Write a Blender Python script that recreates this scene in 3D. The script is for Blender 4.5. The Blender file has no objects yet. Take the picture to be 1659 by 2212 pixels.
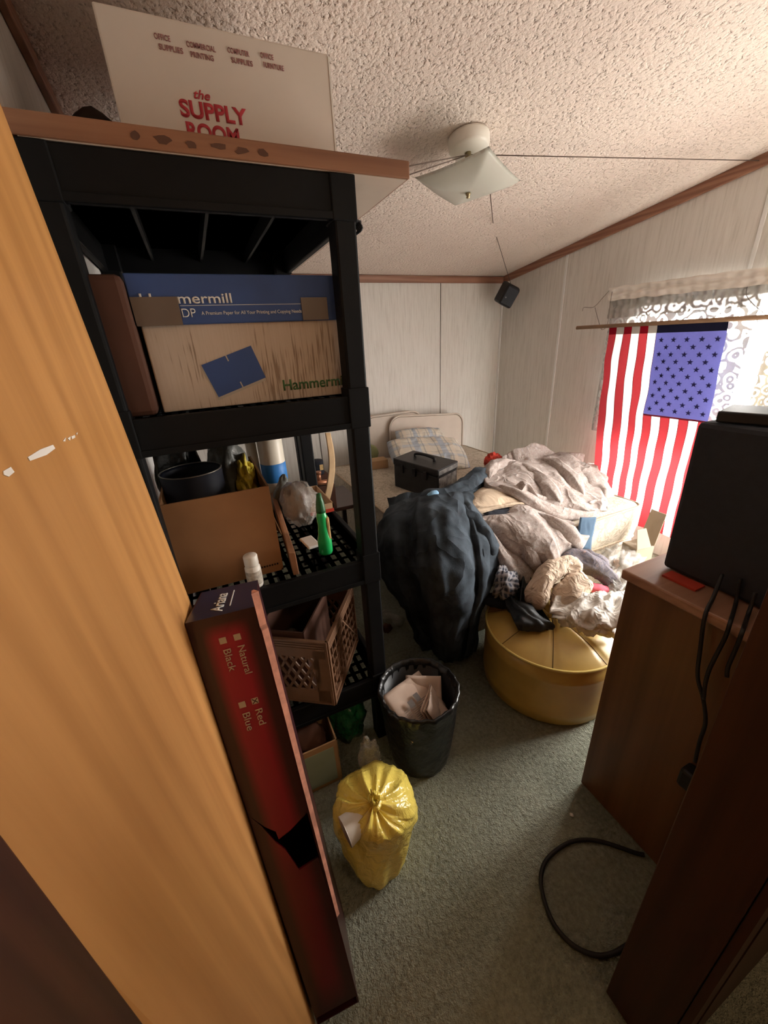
import bpy, bmesh, math, random
from mathutils import Vector, Matrix, noise
random.seed(7)
scene = bpy.context.scene
COL = scene.collection
# ------------------------------------------------------------------ camera
F_PX, PITCH, ROLL, YAW, EYE = 842.17, 23.34, -3.33, 23.45, 1.5
def cam_axes():
    p, r, y = (math.radians(a) for a in (PITCH, ROLL, YAW))
    f = Vector((math.sin(y)*math.cos(p), math.cos(y)*math.cos(p), -math.sin(p)))
    rt = Vector((math.cos(y), -math.sin(y), 0)); up = rt.cross(f)
    return math.cos(r)*rt + math.sin(r)*up, -math.sin(r)*rt + math.cos(r)*up, f
RT, UP, FW = cam_axes()
cd = bpy.data.cameras.new('camera'); cam = bpy.data.objects.new('camera', cd); COL.objects.link(cam)
cd.sensor_fit = 'HORIZONTAL'; cd.sensor_width = 36; cd.lens = F_PX/1659*36; cd.clip_start = .01
m = Matrix((RT, UP, -FW)).transposed().to_4x4(); m.translation = (0, 0, EYE)
cam.matrix_world = m; scene.camera = cam
def ray(x, y): return RT*((x-829.5)/F_PX) - UP*((y-1106)/F_PX) + FW
E0 = Vector((0, 0, EYE))
def PY(x, y, Y): d = ray(x, y); return E0 + d*(Y/d.y)      # measured photo point at depth Y
def PX(x, y, X): d = ray(x, y); return E0 + d*(X/d.x)
def PZ(x, y, Z): d = ray(x, y); return E0 + d*((Z-EYE)/d.z)
# ------------------------------------------------------------------ materials
def lin(c): return tuple((v/12.92 if v <= .04045 else ((v+.055)/1.055)**2.4) for v in c)
def rgb(r, g, b): return lin((r/255, g/255, b/255))
MATS = {}
def node(nt, t, **kw):
    n = nt.nodes.new(t)
    for k, v in kw.items(): setattr(n, k, v)
    return n
def base_mat(name):
    m = bpy.data.materials.new(name); m.use_nodes = True
    nt = m.node_tree; b = nt.nodes['Principled BSDF']; MATS[name] = m
    return m, nt, b
def coords(nt, scale=(1,1,1), src='Object', rot=(0,0,0)):
    tc = node(nt, 'ShaderNodeTexCoord'); mp = node(nt, 'ShaderNodeMapping')
    mp.inputs['Scale'].default_value = scale; mp.inputs['Rotation'].default_value = rot
    nt.links.new(tc.outputs[src], mp.inputs[0]); return mp.outputs[0]
def ramp(nt, fac, stops):
    r = node(nt, 'ShaderNodeValToRGB'); e = r.color_ramp.elements
    while len(e) < len(stops): e.new(.5)
    for el, (p, c) in zip(e, stops): el.position = p; el.color = (*c, 1) if len(c) == 3 else c
    nt.links.new(fac, r.inputs[0]); return r.outputs[0]
def bump(nt, b, h, strength, dist):
    bp = node(nt, 'ShaderNodeBump'); bp.inputs['Strength'].default_value = strength; bp.inputs['Distance'].default_value = dist
    nt.links.new(h, bp.inputs['Height']); nt.links.new(bp.outputs[0], b.inputs['Normal']); return bp
def tex(nt, vec, scale, detail=4, rough=.55, dist=0):
    n = node(nt, 'ShaderNodeTexNoise'); n.inputs['Scale'].default_value = scale
    n.inputs['Detail'].default_value = detail; n.inputs['Roughness'].default_value = rough; n.inputs['Distortion'].default_value = dist
    nt.links.new(vec, n.inputs['Vector']); return n.outputs[0]
def flat(name, c, rough=.6, var=.12, vs=9, bs=0, bscale=40, bd=.002, spec=.4, metal=0, sc=(1,1,1), coat=0, wr=0, ws=7, wd=1.2):
    m, nt, b = base_mat(name); v = coords(nt, sc)
    f = tex(nt, v, vs, 5)
    d = tuple(x*(1-var) for x in c); l = tuple(min(1, x*(1+var)) for x in c)
    nt.links.new(ramp(nt, f, [(.3, d), (.7, l)]), b.inputs['Base Color'])
    b.inputs['Roughness'].default_value = rough; b.inputs['Specular IOR Level'].default_value = spec; b.inputs['Metallic'].default_value = metal
    b.inputs['Coat Weight'].default_value = coat
    b1 = bump(nt, b, tex(nt, v, bscale, 3), bs, bd) if bs else None
    if wr: wrinkles(nt, b, b1, wr, ws, wd)
    return m
def wrinkles(nt, b, b1, wr, scale=7, det=1.2):
    """creases of crumpled cloth as a second, coarser bump"""
    v = coords(nt); n_ = tex(nt, v, scale, det, .5, 1.2)
    s1 = node(nt, 'ShaderNodeMath', operation='SUBTRACT'); s1.inputs[1].default_value = .5; nt.links.new(n_, s1.inputs[0])
    a1 = node(nt, 'ShaderNodeMath', operation='ABSOLUTE'); nt.links.new(s1.outputs[0], a1.inputs[0])
    p1 = node(nt, 'ShaderNodeMath', operation='POWER'); p1.inputs[1].default_value = .85; nt.links.new(a1.outputs[0], p1.inputs[0])
    b2 = node(nt, 'ShaderNodeBump'); b2.inputs['Strength'].default_value = .9; b2.inputs['Distance'].default_value = wr; b2.invert = True
    nt.links.new(p1.outputs[0], b2.inputs['Height'])
    if b1: nt.links.new(b2.outputs[0], b1.inputs['Normal'])
    else: nt.links.new(b2.outputs[0], b.inputs['Normal'])
def wood(name, c1, c2, rough=.45, axis=2, grain=1.0, ring=5, dist=5, spec=.4, mixes=(.45, .35)):
    m, nt, b = base_mat(name)
    s = [9*grain]*3; s[axis] = .55*grain
    v = coords(nt, tuple(s))
    n1 = tex(nt, v, 1.1, 6, .6, 1.2)
    w = node(nt, 'ShaderNodeTexWave'); w.wave_type = 'RINGS'; w.rings_direction = 'SPHERICAL'
    w.inputs['Scale'].default_value = ring*.3; w.inputs['Distortion'].default_value = dist; w.inputs['Detail'].default_value = 3
    w.inputs['Detail Scale'].default_value = 1.4
    nt.links.new(v, w.inputs['Vector'])
    s2 = [90*grain]*3; s2[axis] = 1.6*grain
    n2 = tex(nt, coords(nt, tuple(s2)), 1.5, 4)
    mx = node(nt, 'ShaderNodeMix', data_type='FLOAT'); mx.inputs[0].default_value = mixes[0]
    nt.links.new(w.outputs[1], mx.inputs[2]); nt.links.new(n1, mx.inputs[3])
    m2 = node(nt, 'ShaderNodeMix', data_type='FLOAT'); m2.inputs[0].default_value = mixes[1]
    nt.links.new(mx.outputs[0], m2.inputs[2]); nt.links.new(n2, m2.inputs[3])
    nt.links.new(ramp(nt, m2.outputs[0], [(.25, c1), (.72, c2)]), b.inputs['Base Color'])
    b.inputs['Roughness'].default_value = rough; b.inputs['Specular IOR Level'].default_value = spec
    bump(nt, b, n2, .12, .001)
    return m
def thin_cloth(name, c, trans=.5, cscale=60, alpha=1.0, tc=None):
    m, nt, b = base_mat(name); nt.nodes.remove(b)
    out = nt.nodes['Material Output']; d = node(nt, 'ShaderNodeBsdfDiffuse'); t = node(nt, 'ShaderNodeBsdfTranslucent'); mx = node(nt, 'ShaderNodeMixShader')
    v = coords(nt); col = ramp(nt, tex(nt, v, cscale, 3), [(.3, tuple(x*.93 for x in c)), (.7, c)])
    nt.links.new(col, d.inputs[0])
    if tc: t.inputs[0].default_value = (*tc, 1)
    else: nt.links.new(col, t.inputs[0])
    mx.inputs[0].default_value = trans
    nt.links.new(d.outputs[0], mx.inputs[1]); nt.links.new(t.outputs[0], mx.inputs[2])
    sh = mx.outputs[0]
    if alpha < 1:
        tr = node(nt, 'ShaderNodeBsdfTransparent'); m2 = node(nt, 'ShaderNodeMixShader'); m2.inputs[0].default_value = alpha
        nt.links.new(tr.outputs[0], m2.inputs[1]); nt.links.new(sh, m2.inputs[2]); sh = m2.outputs[0]
    nt.links.new(sh, out.inputs[0]); return m
def lace(name, c, scale, open_=.5, tc=None):
    m = thin_cloth(name, c, .5, tc=tc); nt = m.node_tree; out = nt.nodes['Material Output']
    sh = out.inputs[0].links[0].from_socket
    v = coords(nt)
    w = node(nt, 'ShaderNodeTexWave'); w.wave_type = 'RINGS'; w.rings_direction = 'SPHERICAL'
    vo = node(nt, 'ShaderNodeTexVoronoi'); vo.inputs['Scale'].default_value = scale; vo.inputs['Randomness'].default_value = .8
    nt.links.new(v, vo.inputs['Vector'])
    mu = node(nt, 'ShaderNodeMath', operation='MULTIPLY'); mu.inputs[1].default_value = 17; nt.links.new(vo.outputs['Distance'], mu.inputs[0])
    ad = node(nt, 'ShaderNodeMath', operation='MULTIPLY_ADD'); ad.inputs[1].default_value = 7; nt.links.new(tex(nt, v, scale*1.1, 1), ad.inputs[0]); nt.links.new(mu.outputs[0], ad.inputs[2])
    si = node(nt, 'ShaderNodeMath', operation='SINE'); nt.links.new(ad.outputs[0], si.inputs[0])
    gt = node(nt, 'ShaderNodeMath', operation='GREATER_THAN'); gt.inputs[1].default_value = open_; nt.links.new(si.outputs[0], gt.inputs[0])
    mr = node(nt, 'ShaderNodeMapRange'); mr.inputs['To Min'].default_value = .5; mr.inputs['To Max'].default_value = .997
    nt.links.new(gt.outputs[0], mr.inputs[0])
    tr = node(nt, 'ShaderNodeBsdfTransparent'); m2 = node(nt, 'ShaderNodeMixShader')
    nt.links.new(mr.outputs[0], m2.inputs[0]); nt.links.new(tr.outputs[0], m2.inputs[1]); nt.links.new(sh, m2.inputs[2])
    nt.links.new(m2.outputs[0], out.inputs[0]); return m
def plastic_film(name, c, op=.3, rough=.15, bs=.6, sc=45):
    m, nt, b = base_mat(name)
    v = coords(nt); b.inputs['Base Color'].default_value = (*c, 1); b.inputs['Roughness'].default_value = rough
    b.inputs['Alpha'].default_value = op; b.inputs['Specular IOR Level'].default_value = .7
    bump(nt, b, tex(nt, v, sc, 3, .55, 1.4), bs, .009)
    return m

# colours are mostly the things' own
def carpet():
    m, nt, b = base_mat('carpet_green'); v = coords(nt)
    n1 = tex(nt, v, 70, 4, .65); n2 = tex(nt, v, 3, 5); n3 = tex(nt, v, 230, 2)
    mx = node(nt, 'ShaderNodeMix', data_type='FLOAT'); mx.inputs[0].default_value = .5
    nt.links.new(n1, mx.inputs[2]); nt.links.new(n2, mx.inputs[3])
    nt.links.new(ramp(nt, mx.outputs[0], [(.35, (.19, .20, .155)), (.65, (.40, .41, .32))]), b.inputs['Base Color'])
    b.inputs['Roughness'].default_value = .95; b.inputs['Specular IOR Level'].default_value = .1
    mm = node(nt, 'ShaderNodeMath', operation='ADD'); nt.links.new(n1, mm.inputs[0])
    m3 = node(nt, 'ShaderNodeMath', operation='MULTIPLY'); m3.inputs[1].default_value = .4; nt.links.new(n3, m3.inputs[0]); nt.links.new(m3.outputs[0], mm.inputs[1])
    bump(nt, b, mm.outputs[0], 1.0, .018); return m
def ceiling_tex():
    m, nt, b = base_mat('stomped_plaster'); v = coords(nt)
    n1 = tex(nt, v, 72, 2, .5, .15); n2 = tex(nt, v, 140, 3)
    r = ramp(nt, n1, [(.30, (0, 0, 0)), (.40, (.72, .72, .72)), (.62, (1, 1, 1))])
    mx = node(nt, 'ShaderNodeMath', operation='MULTIPLY_ADD'); mx.inputs[1].default_value = .35
    nt.links.new(n2, mx.inputs[0]); nt.links.new(r, mx.inputs[2])
    n4 = tex(nt, v, 1.2, 4)
    nt.links.new(ramp(nt, n4, [(.3, (.72, .60, .53)), (.7, (.78, .67, .595))]), b.inputs['Base Color'])
    b.inputs['Roughness'].default_value = .9; b.inputs['Specular IOR Level'].default_value = .15
    bump(nt, b, mx.outputs[0], .75, .010); return m
def paneling():
    m, nt, b = base_mat('wall_panel'); v = coords(nt, (26, 26, 1.5))
    f = tex(nt, v, 3, 6, .7)
    nt.links.new(ramp(nt, f, [(.30, (.54, .51, .47)), (.5, (.66, .63, .59)), (.75, (.72, .70, .66))]), b.inputs['Base Color'])
    b.inputs['Roughness'].default_value = .6; bump(nt, b, f, .1, .001); return m
carpet(); ceiling_tex(); paneling()
wood('door_wood', (.39, .175, .05), (.57, .28, .09), .42, 2, .8, 2.2, 9, mixes=(.72, .22))
wood('trim_wood', (.20, .085, .05), (.33, .16, .10), .5, 1, 1.2)
wood('trim_wood_x', (.20, .085, .05), (.33, .16, .10), .5, 0, 1.2)
wood('jamb_wood', (.038, .011, .005), (.065, .020, .009), .45, 2, 1.2)
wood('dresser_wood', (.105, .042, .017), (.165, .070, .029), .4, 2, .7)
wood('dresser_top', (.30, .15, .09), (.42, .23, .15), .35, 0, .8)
wood('board_edge', (.20, .085, .045), (.30, .14, .075), .5, 0, 1.2)
flat('board_under', (.56, .45, .36), .6, .06)
flat('smudge', (.11, .05, .03), .8)
flat('black_resin', (.005, .005, .0055), .55, .2, 14, .15, 120, .001, .16)
flat('white_card', (.68, .60, .52), .8, .04, 5)
flat('white_card_edge', (.75, .70, .62), .8, .04, 5)
flat('kraft', (.285, .135, .055), .85, .12, 6, .08, 90)
flat('kraft_pale', (.46, .29, .16), .85, .1, 8)
flat('cream_card', (.38, .31, .23), .8, .05, 6)
flat('kraft_dark', (.075, .028, .015), .85, .12, 6)
flat('box_blue', (.035, .075, .23), .6, .08)
flat('tape', (.14, .105, .085), .35, .06)
flat('red_ink', (.45, .035, .045), .7, .1)
flat('dim_red_ink', (.30, .12, .11), .8, .1)
flat('green_ink', (.055, .13, .045), .7, .1)
flat('white_ink', (.7, .7, .68), .7, .05)
flat('pale_ink', (.42, .37, .31), .7, .08)
flat('glass_white', (.74, .74, .68), .25, .03, 5, 0, 40, .002, .5)
flat('enamel_white', (.75, .71, .64), .4, .05)
flat('brass', (.42, .34, .20), .35, .15, 20, metal=.8)
flat('string', (.09, .06, .045), .9, .2)
flat('dark_enamel', (.006, .007, .014), .55, .15, 20, spec=.2)
flat('lit_dusty_resin', (.095, .092, .088), .75, .25, 18, .2, 120, .001, .2)  # dust on black resin, lightened further where window light reaches the decks
flat('black_plastic', (.008, .008, .010), .42, .15, 20)
flat('speaker_cloth', (.026, .029, .037), .75, .1, 60, .1, 300)
flat('dark_leather', (.025, .012, .008), .5, .2)
flat('box_maroon', (.035, .006, .008), .35, .15, 5, coat=.2)
flat('box_red', (.20, .008, .014), .35, .1, 5, coat=.2)
flat('box_navy', (.010, .016, .058), .35, .1, 5, coat=.2)
flat('card_pink', (.62, .29, .21), .8, .25, 40)
flat('crate_brown', (.15, .075, .04), .5, .15, 12)
flat('vinyl_gold', (.50, .33, .085), .33, .14, 7, .08, 60, .002, .5)
flat('vinyl_piping', (.62, .47, .14), .35, .08)
flat('seam_dark', (.10, .06, .015), .7)
flat('navy_blanket', (.046, .058, .072), .95, .55, 9, .3, 160, .003, .15, wr=0.03, ws=5, wd=1)
flat('navy_dark', (.020, .022, .030), .9, .25, 16, .2, 120, .002, .2, wr=0.015)
flat('beige_towel', (.56, .44, .34), .95, .08, 20, .5, 220, .004, .1, wr=0.028, ws=13, wd=2)
flat('tan_sheet', (.50, .39, .29), .95, .08, 20, .3, 160, .003, .1, wr=0.016, ws=8, wd=2)
flat('white_sheet', (.66, .62, .57), .9, .06, 12, .2, 120, .003, .15, wr=0.03, ws=11, wd=2)
flat('black_cloth', (.014, .016, .018), .55, .25, 20, .2, 90, wr=0.014)
flat('red_cloth', (.72, .09, .065), .7, .15, 9, 0, 40, .002, .2, wr=0.02)
flat('pink_cloth', (.55, .09, .13), .9, .15)
flat('blue_denim', (.055, .10, .16), .9, .15)
flat('pale_blue', (.22, .40, .58), .9, .15)
flat('headboard_cream', (.60, .52, .45), .6, .06, 6)
flat('steel_worn', (.30, .29, .28), .4, .6, 26, metal=.25)
flat('toolbox_black', (.022, .021, .022), .5, .35, 18)
flat('wire', (.16, .14, .12), .4, .2, metal=.7)
flat('rod_wood', (.28, .17, .10), .6, .15)
flat('bag_black', (.007, .0068, .0065), .3, .2, 18, .8, 17, .014, .5)
flat('newsprint', (.55, .42, .34), .9, .08)
flat('newsprint_grey', (.14, .12, .11), .9, .1)
flat('soap_green', (.02, .42, .11), .25, .1, 9, 0, 40, .002, .5)
flat('cap_green', (.02, .12, .04), .4, .1)
flat('label_yellow', (.62, .42, .18), .5, .3, 40)
flat('pill_white', (.68, .63, .56), .4, .05)
flat('label_grey', (.40, .35, .29), .6, .35, 90)
flat('plank', (.27, .125, .06), .6, .2, 14)
flat('copper', (.40, .17, .09), .35, .2, metal=.5)
flat('lath_wood', (.55, .37, .20), .6, .15, 14)
flat('green_bag', (.01, .10, .035), .25, .5, 22, .8, 40, .01, .6)
flat('green_box_pale', (.33, .40, .32), .7, .08)
flat('bag_grey', (.10, .10, .09), .4, .2, 14, .7, 30, .01)
flat('bag_yellow_print', (.55, .42, .05), .35, .2, 12, .7, 40, .01)
flat('paper_white', (.72, .68, .63), .85, .05)
flat('label_blue', (.03, .18, .50), .5, .1)
flat('pipe_white', (.66, .60, .50), .4, .06)
flat('melon_green', (.25, .28, .13), .7, .2)
flat('spindle_wood', (.05, .022, .015), .35, .2)
flat('cord_black', (.012, .010, .009), .5, .2)
flat('frame_white', (.75, .75, .74), .45, .04)
flat('red_plastic', (.45, .05, .03), .4)
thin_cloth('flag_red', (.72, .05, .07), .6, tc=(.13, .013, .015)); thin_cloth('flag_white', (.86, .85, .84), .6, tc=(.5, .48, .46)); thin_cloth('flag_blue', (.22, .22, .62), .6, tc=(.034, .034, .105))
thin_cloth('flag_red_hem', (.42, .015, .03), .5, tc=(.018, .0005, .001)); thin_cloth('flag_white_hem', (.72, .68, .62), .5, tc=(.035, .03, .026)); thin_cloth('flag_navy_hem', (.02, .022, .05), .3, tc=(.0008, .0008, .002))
thin_cloth('flag_seam', (.25, .04, .06), .5, tc=(.012, .001, .002)); thin_cloth('flag_star', (.055, .055, .20), .4, tc=(.0022, .0022, .008))
thin_cloth('valance_cloth', (.80, .77, .72), .5, 30, .93, tc=(.022, .020, .0175))
lace('lace_white', (.93, .93, .91), 15, .1, (.016, .0165, .016))
lace('lace_cream', (.85, .80, .66), 20, -.2, (.030, .027, .020))
plastic_film('film_yellow', (.86, .68, .14), .86, .16, .8, 24)
plastic_film('film_clear', (.50, .47, .43), .34, .14, 1.0)
plastic_film('film_tan', (.17, .115, .09), .72, .2, .8)
def glass_mat():
    m, nt, b = base_mat('window_glass'); b.inputs['Base Color'].default_value = (1, 1, 1, 1)
    b.inputs['Alpha'].default_value = .08; b.inputs['Roughness'].default_value = .02
glass_mat()
def guitar_print():
    m, nt, b = base_mat('carton_print'); uv = node(nt, 'ShaderNodeUVMap'); sp = node(nt, 'ShaderNodeSeparateXYZ'); nt.links.new(uv.outputs[0], sp.inputs[0])
    r1 = ramp(nt, sp.outputs[0], [(.16, (0,0,0)), (.34, (1,1,1)), (.66, (1,1,1)), (.86, (0,0,0))])
    r2 = ramp(nt, sp.outputs[1], [(.02, (0,0,0)), (.10, (.35,.35,.35)), (.40, (.30,.30,.30)), (.50, (.6,.6,.6)), (.955, (1,1,1)), (.985, (0,0,0))])
    mu = node(nt, 'ShaderNodeMix', data_type='RGBA', blend_type='MULTIPLY'); mu.inputs[0].default_value = 1; nt.links.new(r1, mu.inputs[6]); nt.links.new(r2, mu.inputs[7])
    nt.links.new(ramp(nt, mu.outputs[2], [(0, (.030, .006, .008)), (1, (.27, .005, .030))]), b.inputs['Base Color'])
    b.inputs['Roughness'].default_value = .35; b.inputs['Coat Weight'].default_value = .2
guitar_print()
def fabric_pattern(name, cols, scale, dist=2.2, bs=.3, wr=0):
    m, nt, b = base_mat(name); v = coords(nt)
    f = tex(nt, v, scale, 3, .55, dist)
    nt.links.new(ramp(nt, f, cols), b.inputs['Base Color'])
    b.inputs['Roughness'].default_value = .95; b.inputs['Specular IOR Level'].default_value = .12
    b1 = bump(nt, b, f, bs, .004)
    if wr: wrinkles(nt, b, b1, wr, 6, 2)
    return m
fabric_pattern('grey_floral', [(.3, (.28, .225, .20)), (.44, (.42, .35, .32)), (.5, (.32, .27, .25)), (.57, (.48, .415, .385)), (.7, (.35, .325, .32))], 34, 2.2, .3, .028)
fabric_pattern('dark_floral', [(.3, (.08, .08, .10)), (.45, (.17, .145, .15)), (.55, (.10, .10, .13)), (.7, (.30, .22, .205))], 30, 2.0, .3, .015)
fabric_pattern('damask', [(.3, (.53, .46, .37)), (.44, (.60, .53, .44)), (.49, (.40, .345, .27)), (.52, (.43, .37, .29)), (.57, (.59, .52, .43)), (.75, (.53, .46, .37))], 10, 2.5, .8)
def plaid(name, bg, cs, fu, fv, w=.35):
    m, nt, b = base_mat(name)
    uv = node(nt, 'ShaderNodeUVMap'); sp = node(nt, 'ShaderNodeSeparateXYZ'); nt.links.new(uv.outputs[0], sp.inputs[0])
    prev = None; colr = node(nt, 'ShaderNodeRGB'); colr.outputs[0].default_value = (*bg, 1); prev = colr.outputs[0]
    for k, (ax, f, off, width, c, a) in enumerate(cs):
        mu = node(nt, 'ShaderNodeMath', operation='MULTIPLY_ADD'); mu.inputs[1].default_value = f; mu.inputs[2].default_value = off
        nt.links.new(sp.outputs[ax], mu.inputs[0])
        fr = node(nt, 'ShaderNodeMath', operation='FRACT'); nt.links.new(mu.outputs[0], fr.inputs[0])
        lt = node(nt, 'ShaderNodeMath', operation='LESS_THAN'); lt.inputs[1].default_value = width; nt.links.new(fr.outputs[0], lt.inputs[0])
        ml = node(nt, 'ShaderNodeMath', operation='MULTIPLY'); ml.inputs[1].default_value = a; nt.links.new(lt.outputs[0], ml.inputs[0])
        mx = node(nt, 'ShaderNodeMix', data_type='RGBA'); nt.links.new(ml.outputs[0], mx.inputs[0]); nt.links.new(prev, mx.inputs[6]); mx.inputs[7].default_value = (*c, 1)
        prev = mx.outputs[2]
    nt.links.new(prev, b.inputs['Base Color']); b.inputs['Roughness'].default_value = .9; b.inputs['Specular IOR Level'].default_value = .12
    b1 = bump(nt, b, tex(nt, coords(nt), 150, 2), .2, .002); wrinkles(nt, b, b1, .02); return m
plaid('plaid_pillow', (.62, .57, .49), [(0, 3, .1, .24, (.34, .40, .50), .7), (1, 3, .3, .22, (.38, .44, .52), .6), (0, 6, .5, .08, (.26, .26, .26), .6), (1, 6, .7, .08, (.26, .26, .26), .6), (0, 3, .68, .16, (.68, .58, .47), .5)], 3, 3)
plaid('plaid_shirt', (.05, .055, .075), [(0, 7, 0, .36, (.42, .40, .42), .55), (1, 8, 0, .36, (.42, .40, .42), .55), (0, 7, .6, .06, (.5, .5, .5), .5), (1, 8, .6, .06, (.5, .5, .5), .5)], 6, 6)
def hammer_card():
    m, nt, b = base_mat('scuffed_card'); v = coords(nt, (130, 130, 5))
    f = tex(nt, v, 2.0, 2); g = tex(nt, coords(nt), 5, 3)
    mu = node(nt, 'ShaderNodeMath', operation='MULTIPLY'); nt.links.new(f, mu.inputs[0]); nt.links.new(g, mu.inputs[1])
    nt.links.new(ramp(nt, mu.outputs[0], [(.15, (.52, .43, .35)), (.30, (.48, .39, .31)), (.36, (.26, .19, .14)), (.45, (.30, .22, .16))]), b.inputs['Base Color'])
    b.inputs['Roughness'].default_value = .85
hammer_card()
# ------------------------------------------------------------------ mesh helpers
WM = {}
def setp(o, label=None, cat=None, group=None, kind=None):
    if label: o['label'] = label
    if cat: o['category'] = cat
    if group: o['group'] = group
    if kind: o['kind'] = kind
    return o
def thing(name, label, cat, loc=(0,0,0), rz=0, group=None):
    o = bpy.data.objects.new(name, None); COL.objects.link(o); o.empty_display_size = .05
    o.location = loc; o.rotation_euler = (0, 0, rz); WM[o.name] = Matrix.Translation(loc) @ Matrix.Rotation(rz, 4, 'Z')
    return setp(o, label, cat, group)
def obj(name, bm, mat, parent=None, smooth=False, label=None, world=True):
    me = bpy.data.meshes.new(name)
    if parent is not None:
        if world: bm.transform(WM[parent.name].inverted())
    bm.normal_update(); bm.to_mesh(me); bm.free()
    mats = mat if isinstance(mat, (list, tuple)) else [mat]
    for k in mats: me.materials.append(MATS[k])
    o = bpy.data.objects.new(name, me); COL.objects.link(o)
    if parent is not None: o.parent = parent; WM[o.name] = WM[parent.name]
    else: WM[o.name] = Matrix.Identity(4)
    if smooth:
        for p in me.polygons: p.use_smooth = True
    if label: o['label'] = label
    return o
def origin_to(o, p):
    """put a top-level mesh's origin at p (its base)"""
    p = Vector(p); o.data.transform(Matrix.Translation(-p)); o.location = p; WM[o.name] = Matrix.Translation(p)
def solo(name, bm, mat, label, cat, group=None, smooth=False):
    o = obj(name, bm, mat, None, smooth); setp(o, label, cat, group)
    vs = [v.co for v in o.data.vertices]
    if vs:
        lo = [min(v[i] for v in vs) for i in range(3)]; hi = [max(v[i] for v in vs) for i in range(3)]
        origin_to(o, ((lo[0]+hi[0])/2, (lo[1]+hi[1])/2, lo[2]))
    return o
def struct(name, bm, mat, parent=None):
    o = obj(name, bm, mat, parent)
    if parent is None: o['kind'] = 'structure'
    return o
def NB(): return bmesh.new()
def box(bm, lo, hi, rz=0, mi=0, bev=0):
    lo = Vector(lo); hi = Vector(hi); c = (lo+hi)/2; s = hi-lo
    M = Matrix.Translation(c) @ Matrix.Rotation(rz, 4, 'Z') @ Matrix.Diagonal((*s, 1))
    t = bmesh.new(); bmesh.ops.create_cube(t, size=1, matrix=M)
    if bev: bmesh.ops.bevel(t, geom=list(t.edges), offset=bev, segments=2, affect='EDGES', profile=.5)
    merge(bm, t, mi); return bm
def merge(bm, t, mi=0):
    mp = {v: bm.verts.new(v.co) for v in t.verts}
    for f in t.faces:
        try: g = bm.faces.new([mp[v] for v in f.verts]); g.material_index = mi; g.smooth = f.smooth
        except ValueError: pass
    t.free()
def hexa(bm, p, mi=0, bev=0):
    """8 points: bottom 0-3 ccw, top 4-7"""
    t = bmesh.new(); v = [t.verts.new(q) for q in p]
    for f in ((3,2,1,0), (4,5,6,7), (0,1,5,4), (1,2,6,5), (2,3,7,6), (3,0,4,7)): t.faces.new([v[i] for i in f])
    if bev: bmesh.ops.bevel(t, geom=list(t.edges), offset=bev, segments=2, affect='EDGES', profile=.5)
    merge(bm, t, mi); return bm
def slab(bm, pts, n, mi=0):
    """extrude polygon pts by vector n"""
    n = Vector(n); a = [bm.verts.new(p) for p in pts]; b = [bm.verts.new(Vector(p)+n) for p in pts]
    fs = [bm.faces.new(a), bm.faces.new(list(reversed(b)))]
    k = len(pts)
    for i in range(k): fs.append(bm.faces.new((a[i], b[i], b[(i+1) % k], a[(i+1) % k])))
    for f in fs: f.material_index = mi
    bmesh.ops.recalc_face_normals(bm, faces=fs); return bm
def catmull(pts, n):
    P = [Vector(p) for p in pts]; out = []
    if len(P) == 2:
        return [P[0].lerp(P[1], i/n) for i in range(n+1)]
    for i in range(len(P)-1):
        p0 = P[i-1] if i else P[0]*2-P[1]; p1 = P[i]; p2 = P[i+1]; p3 = P[i+2] if i+2 < len(P) else P[i+1]*2-P[i]
        for k in range(n):
            t = k/n
            out.append(.5*((2*p1)+(p2-p0)*t+(2*p0-5*p1+4*p2-p3)*t*t+(3*p1-p0-3*p2+p3)*t**3))
    out.append(P[-1]); return out
def tube(bm, pts, r, seg=8, smooth_n=0, cap=True, mi=0, fn=None):
    P = catmull(pts, smooth_n) if smooth_n else [Vector(p) for p in pts]
    n = len(P); rings = []; prev = None
    for i, p in enumerate(P):
        d = (P[min(i+1, n-1)]-P[max(i-1, 0)])
        if d.length < 1e-9: d = Vector((0, 0, 1))
        d.normalize()
        if prev is None:
            a = Vector((0, 0, 1)) if abs(d.z) < .9 else Vector((1, 0, 0)); u = d.cross(a).normalized()
        else: u = (prev - d*prev.dot(d)).normalized()
        prev = u; w = d.cross(u)
        rr = r(i/(n-1)) if callable(r) else r
        ring = []
        for k in range(seg):
            a = 2*math.pi*k/seg; q = rr if fn is None else rr*fn(i/(n-1), a, p)
            ring.append(bm.verts.new(p+(u*math.cos(a)+w*math.sin(a))*q))
        rings.append(ring)
    for a, b in zip(rings, rings[1:]):
        for k in range(seg):
            f = bm.faces.new((a[k], a[(k+1) % seg], b[(k+1) % seg], b[k])); f.material_index = mi; f.smooth = True
    if cap:
        f = bm.faces.new(list(reversed(rings[0]))); f.material_index = mi; f = bm.faces.new(rings[-1]); f.material_index = mi
    return bm
def lathe(bm, prof, c=(0,0,0), seg=32, mi=0, fn=None, M=None):
    c = Vector(c); rings = []
    for r, z in prof:
        ring = []
        for k in range(seg):
            a = 2*math.pi*k/seg; q = r if fn is None else r*fn(a, z)
            v = Vector((q*math.cos(a), q*math.sin(a), z))
            if M: v = M @ v
            ring.append(bm.verts.new(c+v))
        rings.append(ring)
    for a, b in zip(rings, rings[1:]):
        for k in range(seg):
            f = bm.faces.new((a[k], a[(k+1) % seg], b[(k+1) % seg], b[k])); f.material_index = mi; f.smooth = True
    for ring, rev in ((rings[0], True), (rings[-1], False)):
        if prof[0 if rev else -1][0] > 1e-6:
            f = bm.faces.new(list(reversed(ring)) if rev else ring); f.material_index = mi
    return bm
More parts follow.
